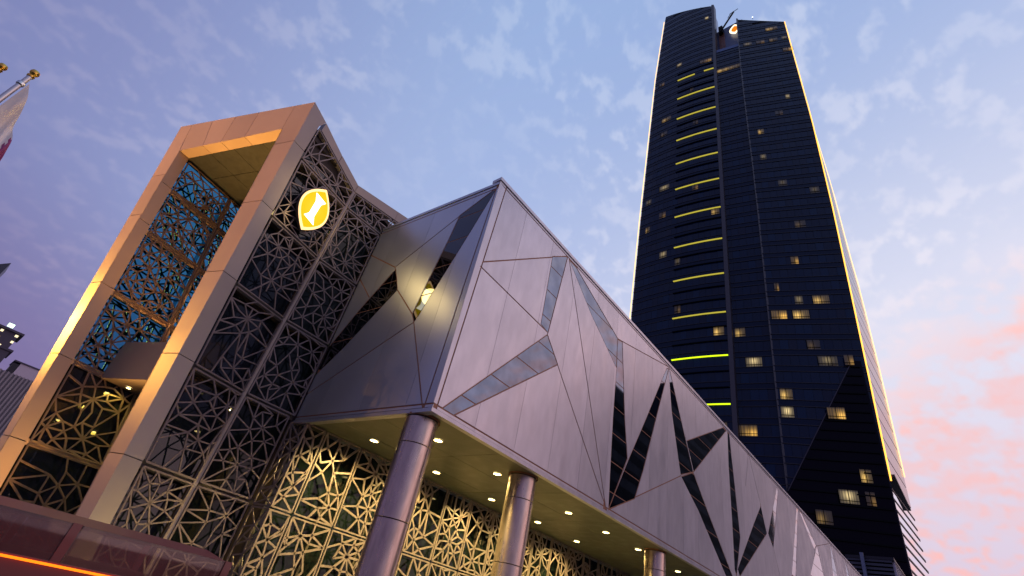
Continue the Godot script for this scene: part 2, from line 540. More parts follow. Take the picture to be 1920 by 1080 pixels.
	for i in gx.size() - 1:
		for j in 2:
			part("screen_panel", lattice(rect2(gx[i] + 0.05, rows[j] + 0.05, gx[i + 1] - 0.05, rows[j + 1] - 0.05), Vector3(0, 0, ZG), Vector3.RIGHT, UP, Vector3.BACK, 0.060, 0.04, 1.05), M.lattice, t)
	part("return_screen", lattice(rect2(0.06, 3.36, 0.78, 5.95), Vector3(7.46, 0, ZB + 0.05), Vector3(0.25, 0, 0.8).normalized(), UP, Vector3(-0.8, 0, 0.25).normalized()), M.lattice, t)
	part("return_screen", lattice(rect2(0.06, 0.6, 0.78, 3.28), Vector3(7.46, 0, ZB + 0.05), Vector3(0.25, 0, 0.8).normalized(), UP, Vector3(-0.8, 0, 0.25).normalized()), M.lattice, t)
	for i in 14:
		part("glass_wall", box_mesh(Vector3(7.8 + i * 1.9, 0.1, ZG - 0.62), Vector3(7.8 + i * 1.9 + 1.86, 5.98, ZG - 0.58)), M.inner_glass, t)
	for i in 14:
		part("mullion", box_mesh(Vector3(7.72 + i * 1.9, 0.1, ZG - 0.64), Vector3(7.79 + i * 1.9, 5.98, ZG - 0.5)), M.core, t)
	part("base_wall", box_mesh(Vector3(7.7, 0, ZG - 0.3), Vector3(80, 0.58, ZG + 0.03)), M.concrete, t)
	part("back_wall", box_mesh(Vector3(34.4, 0.0, ZG - 0.4), Vector3(80, 6.0, ZG - 0.1)), M.core, t)

func columns() -> void:
	var where := [8.42, 13.17, 23.25]
	var label := ["thick round steel column under the near corner of the silver hall", "round steel column between the corner column and the far one", "most distant round steel column, short in view at the lower edge"]
	for i in 3:
		var c := thing("column", label[i], "column", Vector3(where[i], 0.0, -10.9), "steel columns carrying the silver hall")
		var hs := [0.0, 1.46, 3.32, 5.20, 5.93]
		for j in 4:
			var st := st_new()
			lathe(st, PackedVector2Array([Vector2(0.45, hs[j] + 0.008), Vector2(0.46, hs[j] + 0.016), Vector2(0.46, hs[j + 1] - 0.016), Vector2(0.45, hs[j + 1] - 0.008)]), 64)
			part("shaft", st.commit(), M.steel, c)
		var st2 := st_new()
		lathe(st2, PackedVector2Array([Vector2(0.43, 0.0), Vector2(0.43, 5.99)]), 40)
		part("core", st2.commit(), M.core, c)
		st2 = st_new()
		lathe(st2, PackedVector2Array([Vector2(0.5, 5.94), Vector2(0.5, 5.995), Vector2(0.4, 5.995)]), 48)
		part("collar", st2.commit(), M.seam, c)

func downlights() -> void:
	var spots := [[9.50, -14.5, "downlight left of the corner column, nearest the pavilion"], [9.87, -11.75, "small downlight close beside the corner column's right edge"],
		[12.62, -14.6, "downlight just right of the corner column near the screens"], [12.92, -11.85, "downlight between the corner column and the second column"],
		[15.9, -14.6, "downlight behind the second column near the screens"], [17.47, -11.85, "first downlight to the right of the second column"], [20.34, -11.78, "middle downlight between second and farthest column"],
		[23.24, -11.72, "downlight just left of the farthest column's head"], [27.74, -11.74, "downlight beyond the farthest column at the lower edge"], [19.2, -14.6, "downlight near the screens, second past the second column"],
		[22.5, -14.6, "downlight near the screens level with the farthest column"]]
	for s in spots:
		var t := thing("downlight", "round " + s[2] if not String(s[2]).begins_with("small") else s[2], "light", Vector3(s[0], 5.99, s[1]), "downlights in the hall soffit")
		var st := st_new()
		lathe(st, PackedVector2Array([Vector2(0.135, -0.012), Vector2(0.175, -0.012), Vector2(0.185, 0.008)]), 28)
		part("trim_ring", st.commit(), M.chrome, t)
		st = st_new()
		lathe(st, PackedVector2Array([Vector2(0.0, -0.02), Vector2(0.08, -0.018), Vector2(0.14, -0.004)]), 24)
		part("lamp_lens", st.commit(), M.lampwhite, t)
		var l := SpotLight3D.new()
		l.name = "lamp_light"
		l.position = Vector3(0, -0.06, 0)
		l.rotation.x = -PI / 2
		l.light_color = Color(1.0, 0.90, 0.53)
		l.light_energy = 42.0
		l.light_size = 0.08
		l.spot_angle = 74
		l.spot_angle_attenuation = 0.6
		l.spot_range = 40
		l.spot_attenuation = 2
		l.shadow_enabled = true
		t.add_child(l, true)

# ------------------------------------------------------------------ pavilion
func side_at(h: float) -> float:      # front edge of the right wall, along P
	return -1.893 - 0.0892 * h

func front(u: float, h: float) -> Vector3:
	return F + P * side_at(h) + UP * h + VF * u

func inner_u(h: float) -> float:
	return 4.93 + 0.128 * h

func outer_u(h: float) -> float:
	return 5.166 + 0.1706 * h

func right_u(h: float) -> float:
	return 0.50 + 0.0345 * h

func pavilion() -> void:
	var t := thing("entrance_pavilion", "angular bronze framed entrance pavilion with star pattern lattice screens", "building")
	var V := UP - P * 0.0892                 # up the leaning front
	var O := F - P * 1.893
	var NF := VF.cross(V).normalized()
	if NF.x > 0:
		NF = -NF
	var hs := [0.0, 3.44, 6.25, 9.08, 12.0, 14.95]
	var g := 0.012
	# front faces of the jambs and of the head beam
	for i in 5:
		var a: float = hs[i] + g
		var b: float = hs[i + 1] - g
		part("frame_panel", plate_mesh(pts([0.0, a, right_u(a), a, right_u(b), b, 0.0, b]), O, VF, V, NF, 0.0, -0.04), M["bronze%d" % (i % 4)], t)
		var la: float = [0.0, 3.54, 6.21, 9.0, 12.2, 14.4][i] + g
		var lb: float = [0.0, 3.54, 6.21, 9.0, 12.2, 14.4][i + 1] - g
		part("frame_panel", plate_mesh(pts([inner_u(la), la, outer_u(la), la, outer_u(lb), lb, inner_u(lb), lb]), O, VF, V, NF, 0.0, -0.04), M["bronze%d" % ((i + 1) % 4)], t)
	var top := func(u: float) -> float: return 17.14 + 0.0612 * u
	part("frame_panel", plate_mesh(pts([0.0, 14.95 + g, right_u(15), 14.95 + g, right_u(15.8), 15.83, 1.06, top.call(1.06), 0.0, 17.14]), O, VF, V, NF, 0.0, -0.04), M.bronze1, t)
	var ub := [1.05, 3.08, 4.43, 5.51, 6.95]
	var ut := [1.07, 3.12, 4.52, 6.0, 7.41]
	for i in 4:
		part("frame_panel", plate_mesh(pts([ub[i] + g, 15.83, ub[i + 1] - g, 15.83, ut[i + 1] - g, top.call(ut[i + 1]), ut[i] + g, top.call(ut[i])]), O, VF, V, NF, 0.0, -0.04), M["bronze%d" % (i % 4)], t)
		var q := [front(ub[i] + g, 15.83), front(ub[i + 1] - g, 15.83)]
		var st0 := st_new()
		solid(st0, [q[0], q[1], q[1] + P * 0.44, q[0] + P * 0.44, q[0] + UP * 0.05, q[1] + UP * 0.05, q[1] + P * 0.44 + UP * 0.05, q[0] + P * 0.44 + UP * 0.05])
		part("beam_underside", st0.commit(), M["bronze%d" % ((i + 2) % 4)], t)
	part("frame_panel", plate_mesh(pts([inner_u(14.4), 14.4 + g, outer_u(14.4), 14.4 + g, outer_u(17.6), 17.64, 7.42, top.call(7.42), 6.97, 15.83]), O, VF, V, NF, 0.0, -0.04), M.bronze2, t)
	# the frame behind the panels: reveals, right-hand strips and a dark core that shows in the joints
	var NL := P.cross(V + VF * 0.128).normalized()
	if NL.z < 0:
		NL = -NL
	for i in 6:
		var a: float = [0.0, 3.54, 6.21, 9.0, 12.0, 14.0][i] + g
		var b: float = [3.54, 6.21, 9.0, 12.0, 14.0, 15.83][i] - (g if i < 5 else 0.0)
		var st := st_new()
		var q := [front(inner_u(a), a), front(inner_u(b), b)]
		solid(st, [q[0], q[0] + P * 0.46, q[1] + P * 0.46, q[1], q[0] + VF * 0.04, q[0] + P * 0.46 + VF * 0.04, q[1] + P * 0.46 + VF * 0.04, q[1] + VF * 0.04])
		part("reveal_panel", st.commit(), M["bronze%d" % (i % 4)], t)
	for i in 6:
		var a: float = ([0.0, 3.44, 6.25, 9.08, 12.0, 14.95][i]) + g
		var b: float = ([3.44, 6.25, 9.08, 12.0, 14.95, 17.14][i]) - g
		var poly := pts([side_at(a), a, side_at(a) + 0.52, a, side_at(b) + 0.52, b, side_at(b), b])
		if i == 5:
			poly = pts([side_at(a), a, side_at(a) + 0.52, a, -2.76, 16.45, -2.6, 16.88, side_at(17.14), 17.14])
		part("side_panel", plate_mesh(poly, F, P, UP, N1, 0.0, -0.04), M["bronze%d" % ((i + 3) % 4)], t)
		var st := st_new()
		var q := [front(right_u(a), a), front(right_u(minf(b, 15.83)), minf(b, 15.83))]
		solid(st, [q[0], q[0] + P * 0.46, q[1] + P * 0.46, q[1], q[0] - VF * 0.04, q[0] + P * 0.46 - VF * 0.04, q[1] + P * 0.46 - VF * 0.04, q[1] - VF * 0.04])
		part("reveal_panel", st.commit(), M["bronze%d" % (i % 4)], t)
	var cs := st_new()
	plate(cs, pts([0.03, 0, right_u(0) - 0.05, 0, right_u(15.8), 15.87, 6.97, 15.87, inner_u(0) + 0.06, 0, outer_u(0) - 0.02, 0, outer_u(17.6) - 0.04, 17.58, 0.03, 17.08]), O, VF, V, NF, -0.05, -0.40)
	part("frame_core", cs.commit(), M.core, t)
	# parapets
	var par := [[-2.6, 16.88, -1.3, 16.38], [-1.3, 16.38, 0.0, 15.97]]
	for i in 2:
		var s0: float = par[i][0]
		var s1: float = par[i][2]
		part("parapet_panel", plate_mesh(pts([s0 + g, lerpf(16.45, 15.58, (s0 + 2.74) / 2.74), s1 - g, lerpf(16.45, 15.58, (s1 + 2.74) / 2.74), s1 - g, par[i][3], s0 + g, par[i][1]]), F, P, UP, N1, 0.0, -0.3), M["bronze%d" % i], t)
	for i in 3:
		var x0: float = [F.x + g, 7.9, 10.2][i]
		var x1: float = [7.9 - g, 10.2 - g, 13.0][i]
		part("parapet_panel", plate_mesh(pts([x0, 15.58 + (x0 - 5.7) * 0.115, x1, 15.58 + (x1 - 5.7) * 0.115, x1, 15.97 + (x1 - 5.7) * 0.163, x0, 15.97 + (x0 - 5.7) * 0.163]), Vector3(0, 0, ZB), Vector3.RIGHT, UP, Vector3.BACK, 0.0, -0.3), M["bronze%d" % i], t)
	# right-hand screens, before and after the fold
	var rows := [0.0, 3.40, 6.17, 8.98, 11.80, 14.60]
	for i in 6:
		var a: float = rows[i] + 0.06
		var sa := side_at(a) + 0.60
		if i < 5:
			var b: float = rows[i + 1] - 0.06
			part("screen_panel", lattice(pts([sa, a, -0.08, a, -0.08, b, side_at(b) + 0.60, b]), F, P, UP, N1, 0.040), M.lattice, t)
			part("screen_panel", lattice(rect2(F.x + 0.08, a, 7.36 if i < 2 else 7.52, b), Vector3(0, 0, ZB), Vector3.RIGHT, UP, Vector3.BACK, 0.040), M.lattice, t)
		else:
			part("screen_panel", lattice(pts([sa, a, -0.08, a, -0.08, 15.50, -2.70, 16.34]), F, P, UP, N1, 0.040), M.lattice, t)
			part("screen_panel", lattice(pts([F.x + 0.08, a, 7.74, a, 7.74, 15.72, F.x + 0.08, 15.50]), Vector3(0, 0, ZB), Vector3.RIGHT, UP, Vector3.BACK, 0.040), M.lattice, t)
			part("screen_panel", lattice(pts([7.84, a, 10.4, a, 10.4, 16.0, 7.84, 15.74]), Vector3(0, 0, ZB), Vector3.RIGHT, UP, Vector3.BACK, 0.040), M.lattice, t)
	# tinted glass behind the screens, storey by storey, with dark floor beams
	for i in 6:
		var a: float = rows[i] + 0.02
		var b: float = [3.38, 6.15, 8.96, 11.78, 14.58, 15.6][i]
		part("glass_wall", plate_mesh(pts([side_at(a) + 0.5, a, 0.05, a, 0.05, b, side_at(b) + 0.5, b]), F - N1 * 0.42, P, UP, N1, 0.0, -0.012), M.tint, t)
		part("glass_wall", plate_mesh(rect2(F.x + 0.02, a, 10.5 if i == 5 else 7.6, b), Vector3(0, 0, ZB - 0.42), Vector3.RIGHT, UP, Vector3.BACK, 0.0, -0.012), M.inner_glass, t)
		if i:
			part("floor_beam", plate_mesh(pts([side_at(rows[i]) + 0.5, rows[i] - 0.11, 0.0, rows[i] - 0.11, 0.0, rows[i] + 0.11, side_at(rows[i]) + 0.5, rows[i] + 0.11]), F - N1 * 0.1, P, UP, N1, 0.0, -0.26), M.core, t)
			part("floor_beam", box_mesh(Vector3(F.x, rows[i] - 0.11, ZB - 0.36), Vector3(7.55, rows[i] + 0.11, ZB - 0.1)), M.core, t)
	part("inner_wall", plate_mesh(pts([side_at(15.0) + 0.45, 15.4, 0.0, 15.4, 0.0, 15.9, -2.72, 16.6]), F - N1 * 0.32, P, UP, N1, 0.0, -0.08), M.core, t)
	part("fold_post", box_mesh(Vector3(F.x - 0.07, 0, ZB - 0.2), Vector3(F.x + 0.05, 15.9, ZB - 0.03)), M.bronze0, t)
	# left wall: lattice, blue glass and a second, outer lattice against the sky
	var VL := V + VF * 0.128                 # up the inner wall
	var VO := V + VF * 0.1706
	var OL := O + VF * 4.93
	var OO := O + VF * 5.166
	var lrows := [0.0, 3.56, 6.20, 8.93, 11.75, 13.98, 15.74]
	for i in 6:
		var a: float = lrows[i] + 0.05
		var b: float = lrows[i + 1] - 0.05
		for j in 2:
			var s0: float = [0.54, 2.82][j]
			var s1: float = [2.72, 5.6][j]
			part("screen_panel", lattice(rect2(s0, a, s1, b), OL, P, VL, NL, 0.05), M.lattice, t)
			part("outer_screen", lattice(rect2(s0 - 0.4, a, s1 - 0.1, b), OO, P, VO, NL, 0.06), M.dark_lattice, t)
			part("blue_glass", plate_mesh(rect2(s0 - 0.2, a - 0.08, s1 + 0.05, b + (0.3 if i == 5 else 0.0)), OL + VF * (0.16 + 0.012 * i), P, VL, NL, 0.0, -0.012), M.blue if i > 1 else M.tint, t)
		if i:
			var st := st_new()
			var q: Vector3 = OL + VL * lrows[i] + VF * 0.10
			solid(st, [q + P * 0.5 - UP * 0.09, q + P * 5.6 - UP * 0.09, q + P * 5.6 + UP * 0.09, q + P * 0.5 + UP * 0.09,
				q + P * 0.5 - UP * 0.09 + VF * 0.22, q + P * 5.6 - UP * 0.09 + VF * 0.22, q + P * 5.6 + UP * 0.09 + VF * 0.22, q + P * 0.5 + UP * 0.09 + VF * 0.22])
			part("rail_beam", st.commit(), M.bronze0, t)
	var ms := st_new()
	bar(ms, OL + P * 2.9 + VF * 0.16, OL + P * 2.9 + VL * 15.7 + VF * 0.16, 0.14, 0.16, NL)
	part("wall_post", ms.commit(), M.bronze0, t)
	var ws := st_new()
	plate(ws, rect2(5.6, 0, 12.0, 15.7), OL, P, VL, NL, 0.0, -0.3)
	part("back_wall", ws.commit(), M.core, t)
	# ceiling panels of the porch
	for i in 4:
		for j in 3:
			var u0: float = [1.0, 2.6, 4.2, 5.6][i] + 0.01
			var u1: float = [2.6, 4.2, 5.6, 6.99][i] - 0.01
			var d0: float = [0.46, 1.7, 3.4][j] + 0.01
			var d1: float = [1.7, 3.4, 6.0][j] - 0.01
			var c0 := front(0, 15.86)
			var st := st_new()
			var q := [c0 + VF * u0 + P * d0, c0 + VF * u1 + P * d0, c0 + VF * u1 + P * d1, c0 + VF * u0 + P * d1]
			solid(st, [q[0], q[1], q[2], q[3], q[0] + UP * 0.04, q[1] + UP * 0.04, q[2] + UP * 0.04, q[3] + UP * 0.04])
			part("ceiling_panel", st.commit(), M.ceiling, t)
	var rs := st_new()
	var r0 := front(0.2, 15.95)
	solid(rs, [r0 + P * 0.3, r0 + VF * 7.3 + P * 0.3, r0 + VF * 7.3 + P * 9, r0 + P * 9 - VF * 0.0, r0 + P * 0.3 + UP * 0.2, r0 + VF * 7.3 + P * 0.3 + UP * 0.2, r0 + VF * 7.3 + P * 9 + UP * 0.2, r0 + P * 9 + UP * 0.2])
	part("roof", rs.commit(), M.core, t)
	part("roof", box_mesh(Vector3(7.2, 15.2, -34), Vector3(13, 15.4, ZB - 0.35)), M.core, t)
	# bulkhead over the doors inside the porch
	var w0 := Vector3(2.85, 6.08, -21.86)
	var w1 := w0 - VF * 5.25
	var bs := st_new()
	solid(bs, [w0, w1, w1 + P * 5, w0 + P * 5, w0 + UP * 1.44, w1 + UP * 1.44, w1 + P * 5 + UP * 1.44, w0 + P * 5 + UP * 1.44])
	part("bulkhead", bs.commit(), mat("bulkhead", Color(0.13, 0.11, 0.125), 0.45, 0.2), t)
	bs = st_new()
	solid(bs, [w0 + P * 5 - UP * 6, w1 + P * 5 - UP * 6, w1 + P * 5.2 - UP * 6, w0 + P * 5.2 - UP * 6, w0 + P * 5 + UP * 9.6, w1 + P * 5 + UP * 9.6, w1 + P * 5.2 + UP * 9.6, w0 + P * 5.2 + UP * 9.6])
	part("inner_wall", bs.commit(), M.core, t)
	for i in 3:
		var up := thing("ground_uplight", ["ground uplight at the left jamb of the porch", "ground uplight in the middle of the porch mouth", "ground uplight at the right jamb of the porch"][i], "light", front([4.3, 2.6, 1.0][i], 0.0) + P * 0.25 + UP * 0.02, "uplights in the porch floor")
		var us := st_new()
		lathe(us, PackedVector2Array([Vector2(0.14, 0.0), Vector2(0.14, 0.05), Vector2(0.11, 0.05)]), 24)
		part("trim_ring", us.commit(), M.chrome, up)
		us = st_new()
		lathe(us, PackedVector2Array([Vector2(0.11, 0.045), Vector2(0.0, 0.045)]), 24)
		part("lamp_lens", us.commit(), M.lampwhite, up)
		var ul := SpotLight3D.new()
		ul.name = "lamp_light"
		ul.position.y = 0.1
		ul.look_at_from_position(up.position, front([5.9, 3.9, 1.9][i], 15.8) + P * 0.25, Vector3.RIGHT)
		ul.position = Vector3(0, 0.1, 0)
		ul.light_color = Color(1.0, 0.72, 0.34)
		ul.light_energy = [80.0, 230.0, 230.0][i]
		ul.light_size = 0.1
		ul.spot_angle = 22
		ul.spot_angle_attenuation = 1.0
		ul.spot_attenuation = 2
		ul.spot_range = 40
		ul.shadow_enabled = true
		up.add_child(ul, true)
	for i in 2:
		var wash := thing("wall_washer", ["small wall washer on the bulkhead next to the left lattice", "small wall washer on the middle of the bulkhead"][i], "light", w0 - VF * [1.4, 3.2][i] + P * 0.5 + UP * 1.46, "wall washers on the porch bulkhead")
		part("housing", box_mesh(Vector3(-0.12, 0, -0.12), Vector3(0.12, 0.1, 0.12)), M.core, wash)
		part("lamp_lens", box_mesh(Vector3(-0.09, 0.1, -0.09), Vector3(0.09, 0.115, 0.09)), M.lampwhite, wash)
		var wl := SpotLight3D.new()
		wl.name = "lamp_light"
		wash.add_child(wl, true)
		wl.look_at_from_position(wash.position, wash.position + VF * 1.0 + UP * 2.0 - P * 0.2, P)
		wl.position = Vector3(0, 0.14, 0)
		wl.light_color = Color(1.0, 0.70, 0.34)
		wl.light_energy = 9.0
		wl.light_size = 0.1
		wl.spot_angle = 60
		wl.spot_angle_attenuation = 1.0
		wl.spot_attenuation = 2
		wl.spot_range = 30
		wl.shadow_enabled = true
	# lamps set in the underside of the bulkhead and behind the right-hand screens
	var k := 0
	for uv in [[0.55, 0.7], [2.2, 0.7], [4.1, 0.8], [1.2, 2.2], [3.9, 2.1], [4.3, 3.2]]:
		var lamp := thing("porch_downlight", ["porch downlight nearest the left lattice wall", "porch downlight second from the left lattice wall", "porch downlight near the right lattice wall, front row",
			"porch downlight deep inside beside the left lattice", "porch downlight deep inside behind the right lattice", "porch downlight close behind the right lattice screen"][k], "light", w0 - VF * uv[0] + P * uv[1] - UP * 0.02, "downlights under the porch bulkhead")
		k += 1
		var st := st_new()
		lathe(st, PackedVector2Array([Vector2(0.0, -0.008), Vector2(0.075, -0.008)]), 20)
		part("lamp_lens", st.commit(), M.lampwhite, lamp)
		st = st_new()
		lathe(st, PackedVector2Array([Vector2(0.07, -0.016), Vector2(0.11, -0.016), Vector2(0.115, 0.01)]), 20)
		part("trim_ring", st.commit(), M.chrome, lamp)
		var l := SpotLight3D.new()
		l.name = "lamp_light"
		l.position.y = -0.06
		l.rotation.x = -PI / 2
		l.light_color = Color(1.0, 0.86, 0.34)
		l.light_energy = 1.0
		l.light_size = 0.08
		l.spot_angle = 76
		l.spot_angle_attenuation = 0.6
		l.spot_attenuation = 2
		l.spot_range = 30
		l.shadow_enabled = true
		lamp.add_child(l, true)

func emblem() -> void:
	var t := thing("illuminated_sign", "glowing yellow leaf shaped sign with white letter I on the lattice", "sign")
	var O := F - P * 1.29 + UP * 13.17 + N1 * 0.12
	var leaf := func(k: float) -> PackedVector2Array:
		var r := PackedVector2Array()
		for i in 48:
			var a := TAU * i / 48.0
			var y := sin(a)
			var x := cos(a)
			var w := 0.665 * (1.0 - pow(absf(y), 2.05)) * signf(x)
			# the leaf leans: its tips turn to opposite sides
			r.append(Vector2(w + 0.10 * pow(absf(y), 3.0) * signf(y) * 0.3, 1.09 * y) * k)
		return r
	part("sign_body", plate_mesh(leaf.call(1.0), O, P, UP, N1, 0.10, -0.04), M.dark_lattice, t)
	part("sign_rim", plate_mesh(leaf.call(1.0), O, P, UP, N1, 0.125, 0.102), glow("sign_rim", Color(1.0, 0.80, 0.55), 1.9), t)
	part("sign_face", plate_mesh(leaf.call(0.87), O, P, UP, N1, 0.14, 0.127), glow("sign_face", Color(1.0, 0.84, 0.0), 0.95), t)
	var I := pts([-0.27, 0.60, 0.27, 0.55, 0.125, 0.32, 0.115, -0.31, 0.26, -0.60, -0.27, -0.53, -0.125, -0.31, -0.13, 0.30])
	part("letter_sign", plate_mesh(I, O, P, UP, N1, 0.165, 0.142), glow("letter_sign", Color(1.0, 0.98, 0.86), 3.6), t)
	var l := OmniLight3D.new()
	l.name = "sign_light"
	l.position = O + N1 * 0.6
	l.light_color = Color(1.0, 0.88, 0.55)
	l.light_energy = 2.2
	l.light_size = 0.4
	l.omni_range = 30
	l.omni_attenuation = 2
	l.shadow_enabled = true
	t.add_child(l, true)

# ------------------------------------------------------------------ tower
func lut(h: float, hs: Array, vs: Array) -> float:
	for i in hs.size() - 1:
		if h <= hs[i + 1]:
			return lerpf(vs[i], vs[i + 1], clampf((h - hs[i]) / (hs[i + 1] - hs[i]), 0, 1))
	return vs[-1]

func left_z(h: float) -> float:
	return lut(h, [0, 74, 106, 178, 223], [-52.4, -52.2, -51.1, -47.8, -44.4])

func notch_z(h: float) -> float:
	return lut(h, [0, 47, 170, 216], [-29.7, -29.3, -27.5, -26.5])

func rib_z(h: float) -> float:
	return lut(h, [0, 48, 108, 160, 200], [-22.2, -21.6, -20.3, -19.9, -18.9])

func bow(z: float) -> float:          # plan of the bowed blade
	return 94.8 + 0.14 * (z + 34.0) + (z + 34.0) * (z + 34.0) / 134.0

func on_bow(z: float, h: float) -> float:   # which share of the bowed blade's width lies at z
	return (z - left_z(h)) / (notch_z(h) - left_z(h))

func tw(zone: int, u: float, h: float) -> Vector3:
	if zone == 0:      # the bowed left blade
		var z := lerpf(left_z(h), notch_z(h), u)
		return Vector3(bow(z), h, z)
	if zone == 1:      # the recess between the blades
		return Vector3(lerpf(96.9, 98.6, u), h, lerpf(notch_z(h), rib_z(h), u))
	if zone == 3:      # the far side, almost edge-on
		return edge_r(h).lerp(edge_o(h), u)
	return Vector3(98.2, h, rib_z(h)).lerp(edge_r(h), u)

func edge_r(h: float) -> Vector3:
	return Vector3(103.5, h, lut(h, [0, 36, 67, 98, 134, 191], [-7.5, -7.1, -6.24, -5.42, -4.94, -5.33]))

func edge_o(h: float) -> Vector3:
	return Vector3(123.0, h, lut(h, [36, 44, 66, 88, 101, 124, 153, 191], [-6.2, -6.05, -5.53, -5.23, -5.38, -5.3, -5.9, -6.7]))

func out_n(zone: int, u: float, h: float) -> Vector3:
	var d := tw(zone, minf(u + 0.02, 1.0), h) - tw(zone, maxf(u - 0.02, 0.0), h)
	var n := d.cross(UP).normalized()
	if zone == 3:
		return n if n.z > 0 else -n
	return n if n.x < 0 else -n

func roof_h(zone: int, u: float) -> float:
	return lerpf(223.3, 215.2, u) if zone == 0 else (181.0 if zone == 1 else lerpf(199.0, 191.4, u))

func tower() -> void:
	var t := thing("hotel_tower", "tall dark blue glass tower with glowing light lines along its edges", "skyscraper")
	var base := 47.6
	var pitch := 3.717
	var cols := [16, 5, 10]
	# dark structure behind the glass
	for z in 3:
		var st := st_new()
		var n: int = cols[z]
		for i in n:
			var u0 := float(i) / n
			var u1 := float(i + 1) / n
			for k in 12:
				var h0 := roof_h(z, 0.5) * k / 12.0
				var h1 := roof_h(z, 0.5) * (k + 1) / 12.0
				var t0 := h1
				var t1 := h1
				if k == 11:
					t0 = roof_h(z, u0)
					t1 = roof_h(z, u1)
				var m := -out_n(z, (u0 + u1) / 2, h0) * 0.25
				quad(st, tw(z, u0, h0) + m, tw(z, u1, h0) + m, tw(z, u1, t1) + m, tw(z, u0, t0) + m, -m.normalized())
		part("core_wall", st.commit(), M.black, t)
	# glass: the largest panes one by one, the others of each blade together
	var rest := [st_new(), st_new(), st_new(), st_new()]
	for z in 3:
		var n: int = cols[z]
		for f in range(-11, 48):
			var y := base + f * pitch
			var any := false
			for i in n:
				var u0 := (i + 0.012) / n
				var u1 := (i + 0.988) / n
				var cap := minf(roof_h(z, u0), roof_h(z, u1)) - 0.6
				var y0 := y + 1.42
				var y1 := minf(y + 3.66, cap)
				if y1 - y0 < 0.3:
					continue
				any = true
				var single: bool = (z == 2 and f >= -4 and f <= 8) or (z == 1 and f >= -1 and f <= 8) or (z == 0 and f >= 2 and f <= 7)
				var k: int = [0, 0, 1, 1, 2, 3, 0, 1][rng.randi_range(0, 7)]
				var st: SurfaceTool = st_new() if single else rest[k]
				var nn := out_n(z, (u0 + u1) / 2, y0)
				var ja := nn * rng.randf_range(-0.022, 0.022)
				var jb := nn * rng.randf_range(-0.022, 0.022)
				var jc := nn * rng.randf_range(-0.02, 0.02)
				solid(st, [tw(z, u0, y0) + ja, tw(z, u1, y0) + jb, tw(z, u1, y1) + jb + jc, tw(z, u0, y1) + ja + jc, tw(z, u0, y0) - nn * 0.1, tw(z, u1, y0) - nn * 0.1, tw(z, u1, y1) - nn * 0.1, tw(z, u0, y1) - nn * 0.1])
				if single:
					part("window_pane", st.commit(), M["navy%d" % k], t)
			if not any:
				continue
			var sp := st_new()
			var tr := st_new()
			var made_any := false
			var seg := 5 if z == 0 else 3
			for i in seg:
				var u0 := float(i) / seg
				var u1 := float(i + 1) / seg
				var nn := out_n(z, (u0 + u1) / 2, y)
				if y + 1.5 > minf(roof_h(z, u0), roof_h(z, u1)):
					continue
				made_any = true
				for b in [[0.16, 1.26, 0.02, 0], [0.0, 0.15, 0.13, 1], [1.27, 1.40, 0.13, 1]]:
					var y0: float = y + b[0]
					var y1: float = y + b[1]
					var o: Vector3 = nn * b[2]
					solid(sp if b[3] == 0 else tr, [tw(z, u0, y0) + o, tw(z, u1, y0) + o, tw(z, u1, y1) + o, tw(z, u0, y1) + o, tw(z, u0, y0) - nn * 0.1, tw(z, u1, y0) - nn * 0.1, tw(z, u1, y1) - nn * 0.1, tw(z, u0, y1) - nn * 0.1])
			if f > -6 and made_any:
				var band := part("spandrel_band", sp.commit(), M.spandrel, t)
				part("sill", tr.commit(), M.trim, band)
	for k in 4:
		part("upper_glass", rest[k].commit(), M["navy%d" % k], t, "stuff")
	# vertical ribs beside the recess, returns of the blades and the crown
	for e in 2:
		var s := st_new()
		for k in 12:
			var h0: float = [215.4, 199.2][e] * k / 12.0
			var h1: float = [215.4, 199.2][e] * (k + 1) / 12.0
			var a := tw(0, 1.0, h0) if e == 0 else tw(2, 0.0, h0)
			var b := tw(0, 1.0, h1) if e == 0 else tw(2, 0.0, h1)
			var w := 0.75 if e == 0 else 0.42
			var o := Vector3(-0.18, 0, -0.05)
			var q := Vector3(0.25, 0, w)
			var d := Vector3(2.4, 0, w)
			solid(s, [a + o, a + q, a + d, a + Vector3(2.4, 0, 0), b + o, b + q, b + d, b + Vector3(2.4, 0, 0)])
		part("rib", s.commit(), M.rib, t)
	part("blade_return", box_mesh(Vector3(96.4, 181, -27.1), Vector3(103.5, 214.9, -26.7)), M.sideglass, t)
	var crown := mat("crown", Color(0.05, 0.06, 0.13), 0.35, 0.2)
	part("crown_wall", box_mesh(Vector3(100.4, 181.5, -27.0), Vector3(100.9, 201.0, -17.5)), crown, t)
	for i in 6:
		part("crown_louvre", box_mesh(Vector3(100.2, 183, -26.0 + i * 0.34), Vector3(100.38, 198, -25.82 + i * 0.34)), M.seam, t)
	var cl := st_new()
	solid(cl, [tw(1, 0, 181), tw(1, 1, 181), tw(1, 1, 181) + Vector3(2, 0, 0), tw(1, 0, 181) + Vector3(2, 0, 0), tw(1, 0, 182.6), tw(1, 1, 182.6), tw(1, 1, 182.6) + Vector3(2, 0, 0), tw(1, 0, 182.6) + Vector3(2, 0, 0)])
	part("crown_ledge", cl.commit(), mat("ledge", Color(0.06, 0.09, 0.2), 0.3, 0.4), t)
	var body := st_new()
	plate(body, pts([95.2, -43, 95.2, -36, 96.9, -29.5, 99.6, -26, 99.6, -21, 104.4, -9.6, 123, -9.8, 123, -43]), Vector3.ZERO, Vector3.RIGHT, Vector3.BACK, UP, 178, 0.0)
	part("tower_body", body.commit(), M.black, t)
	body = st_new()
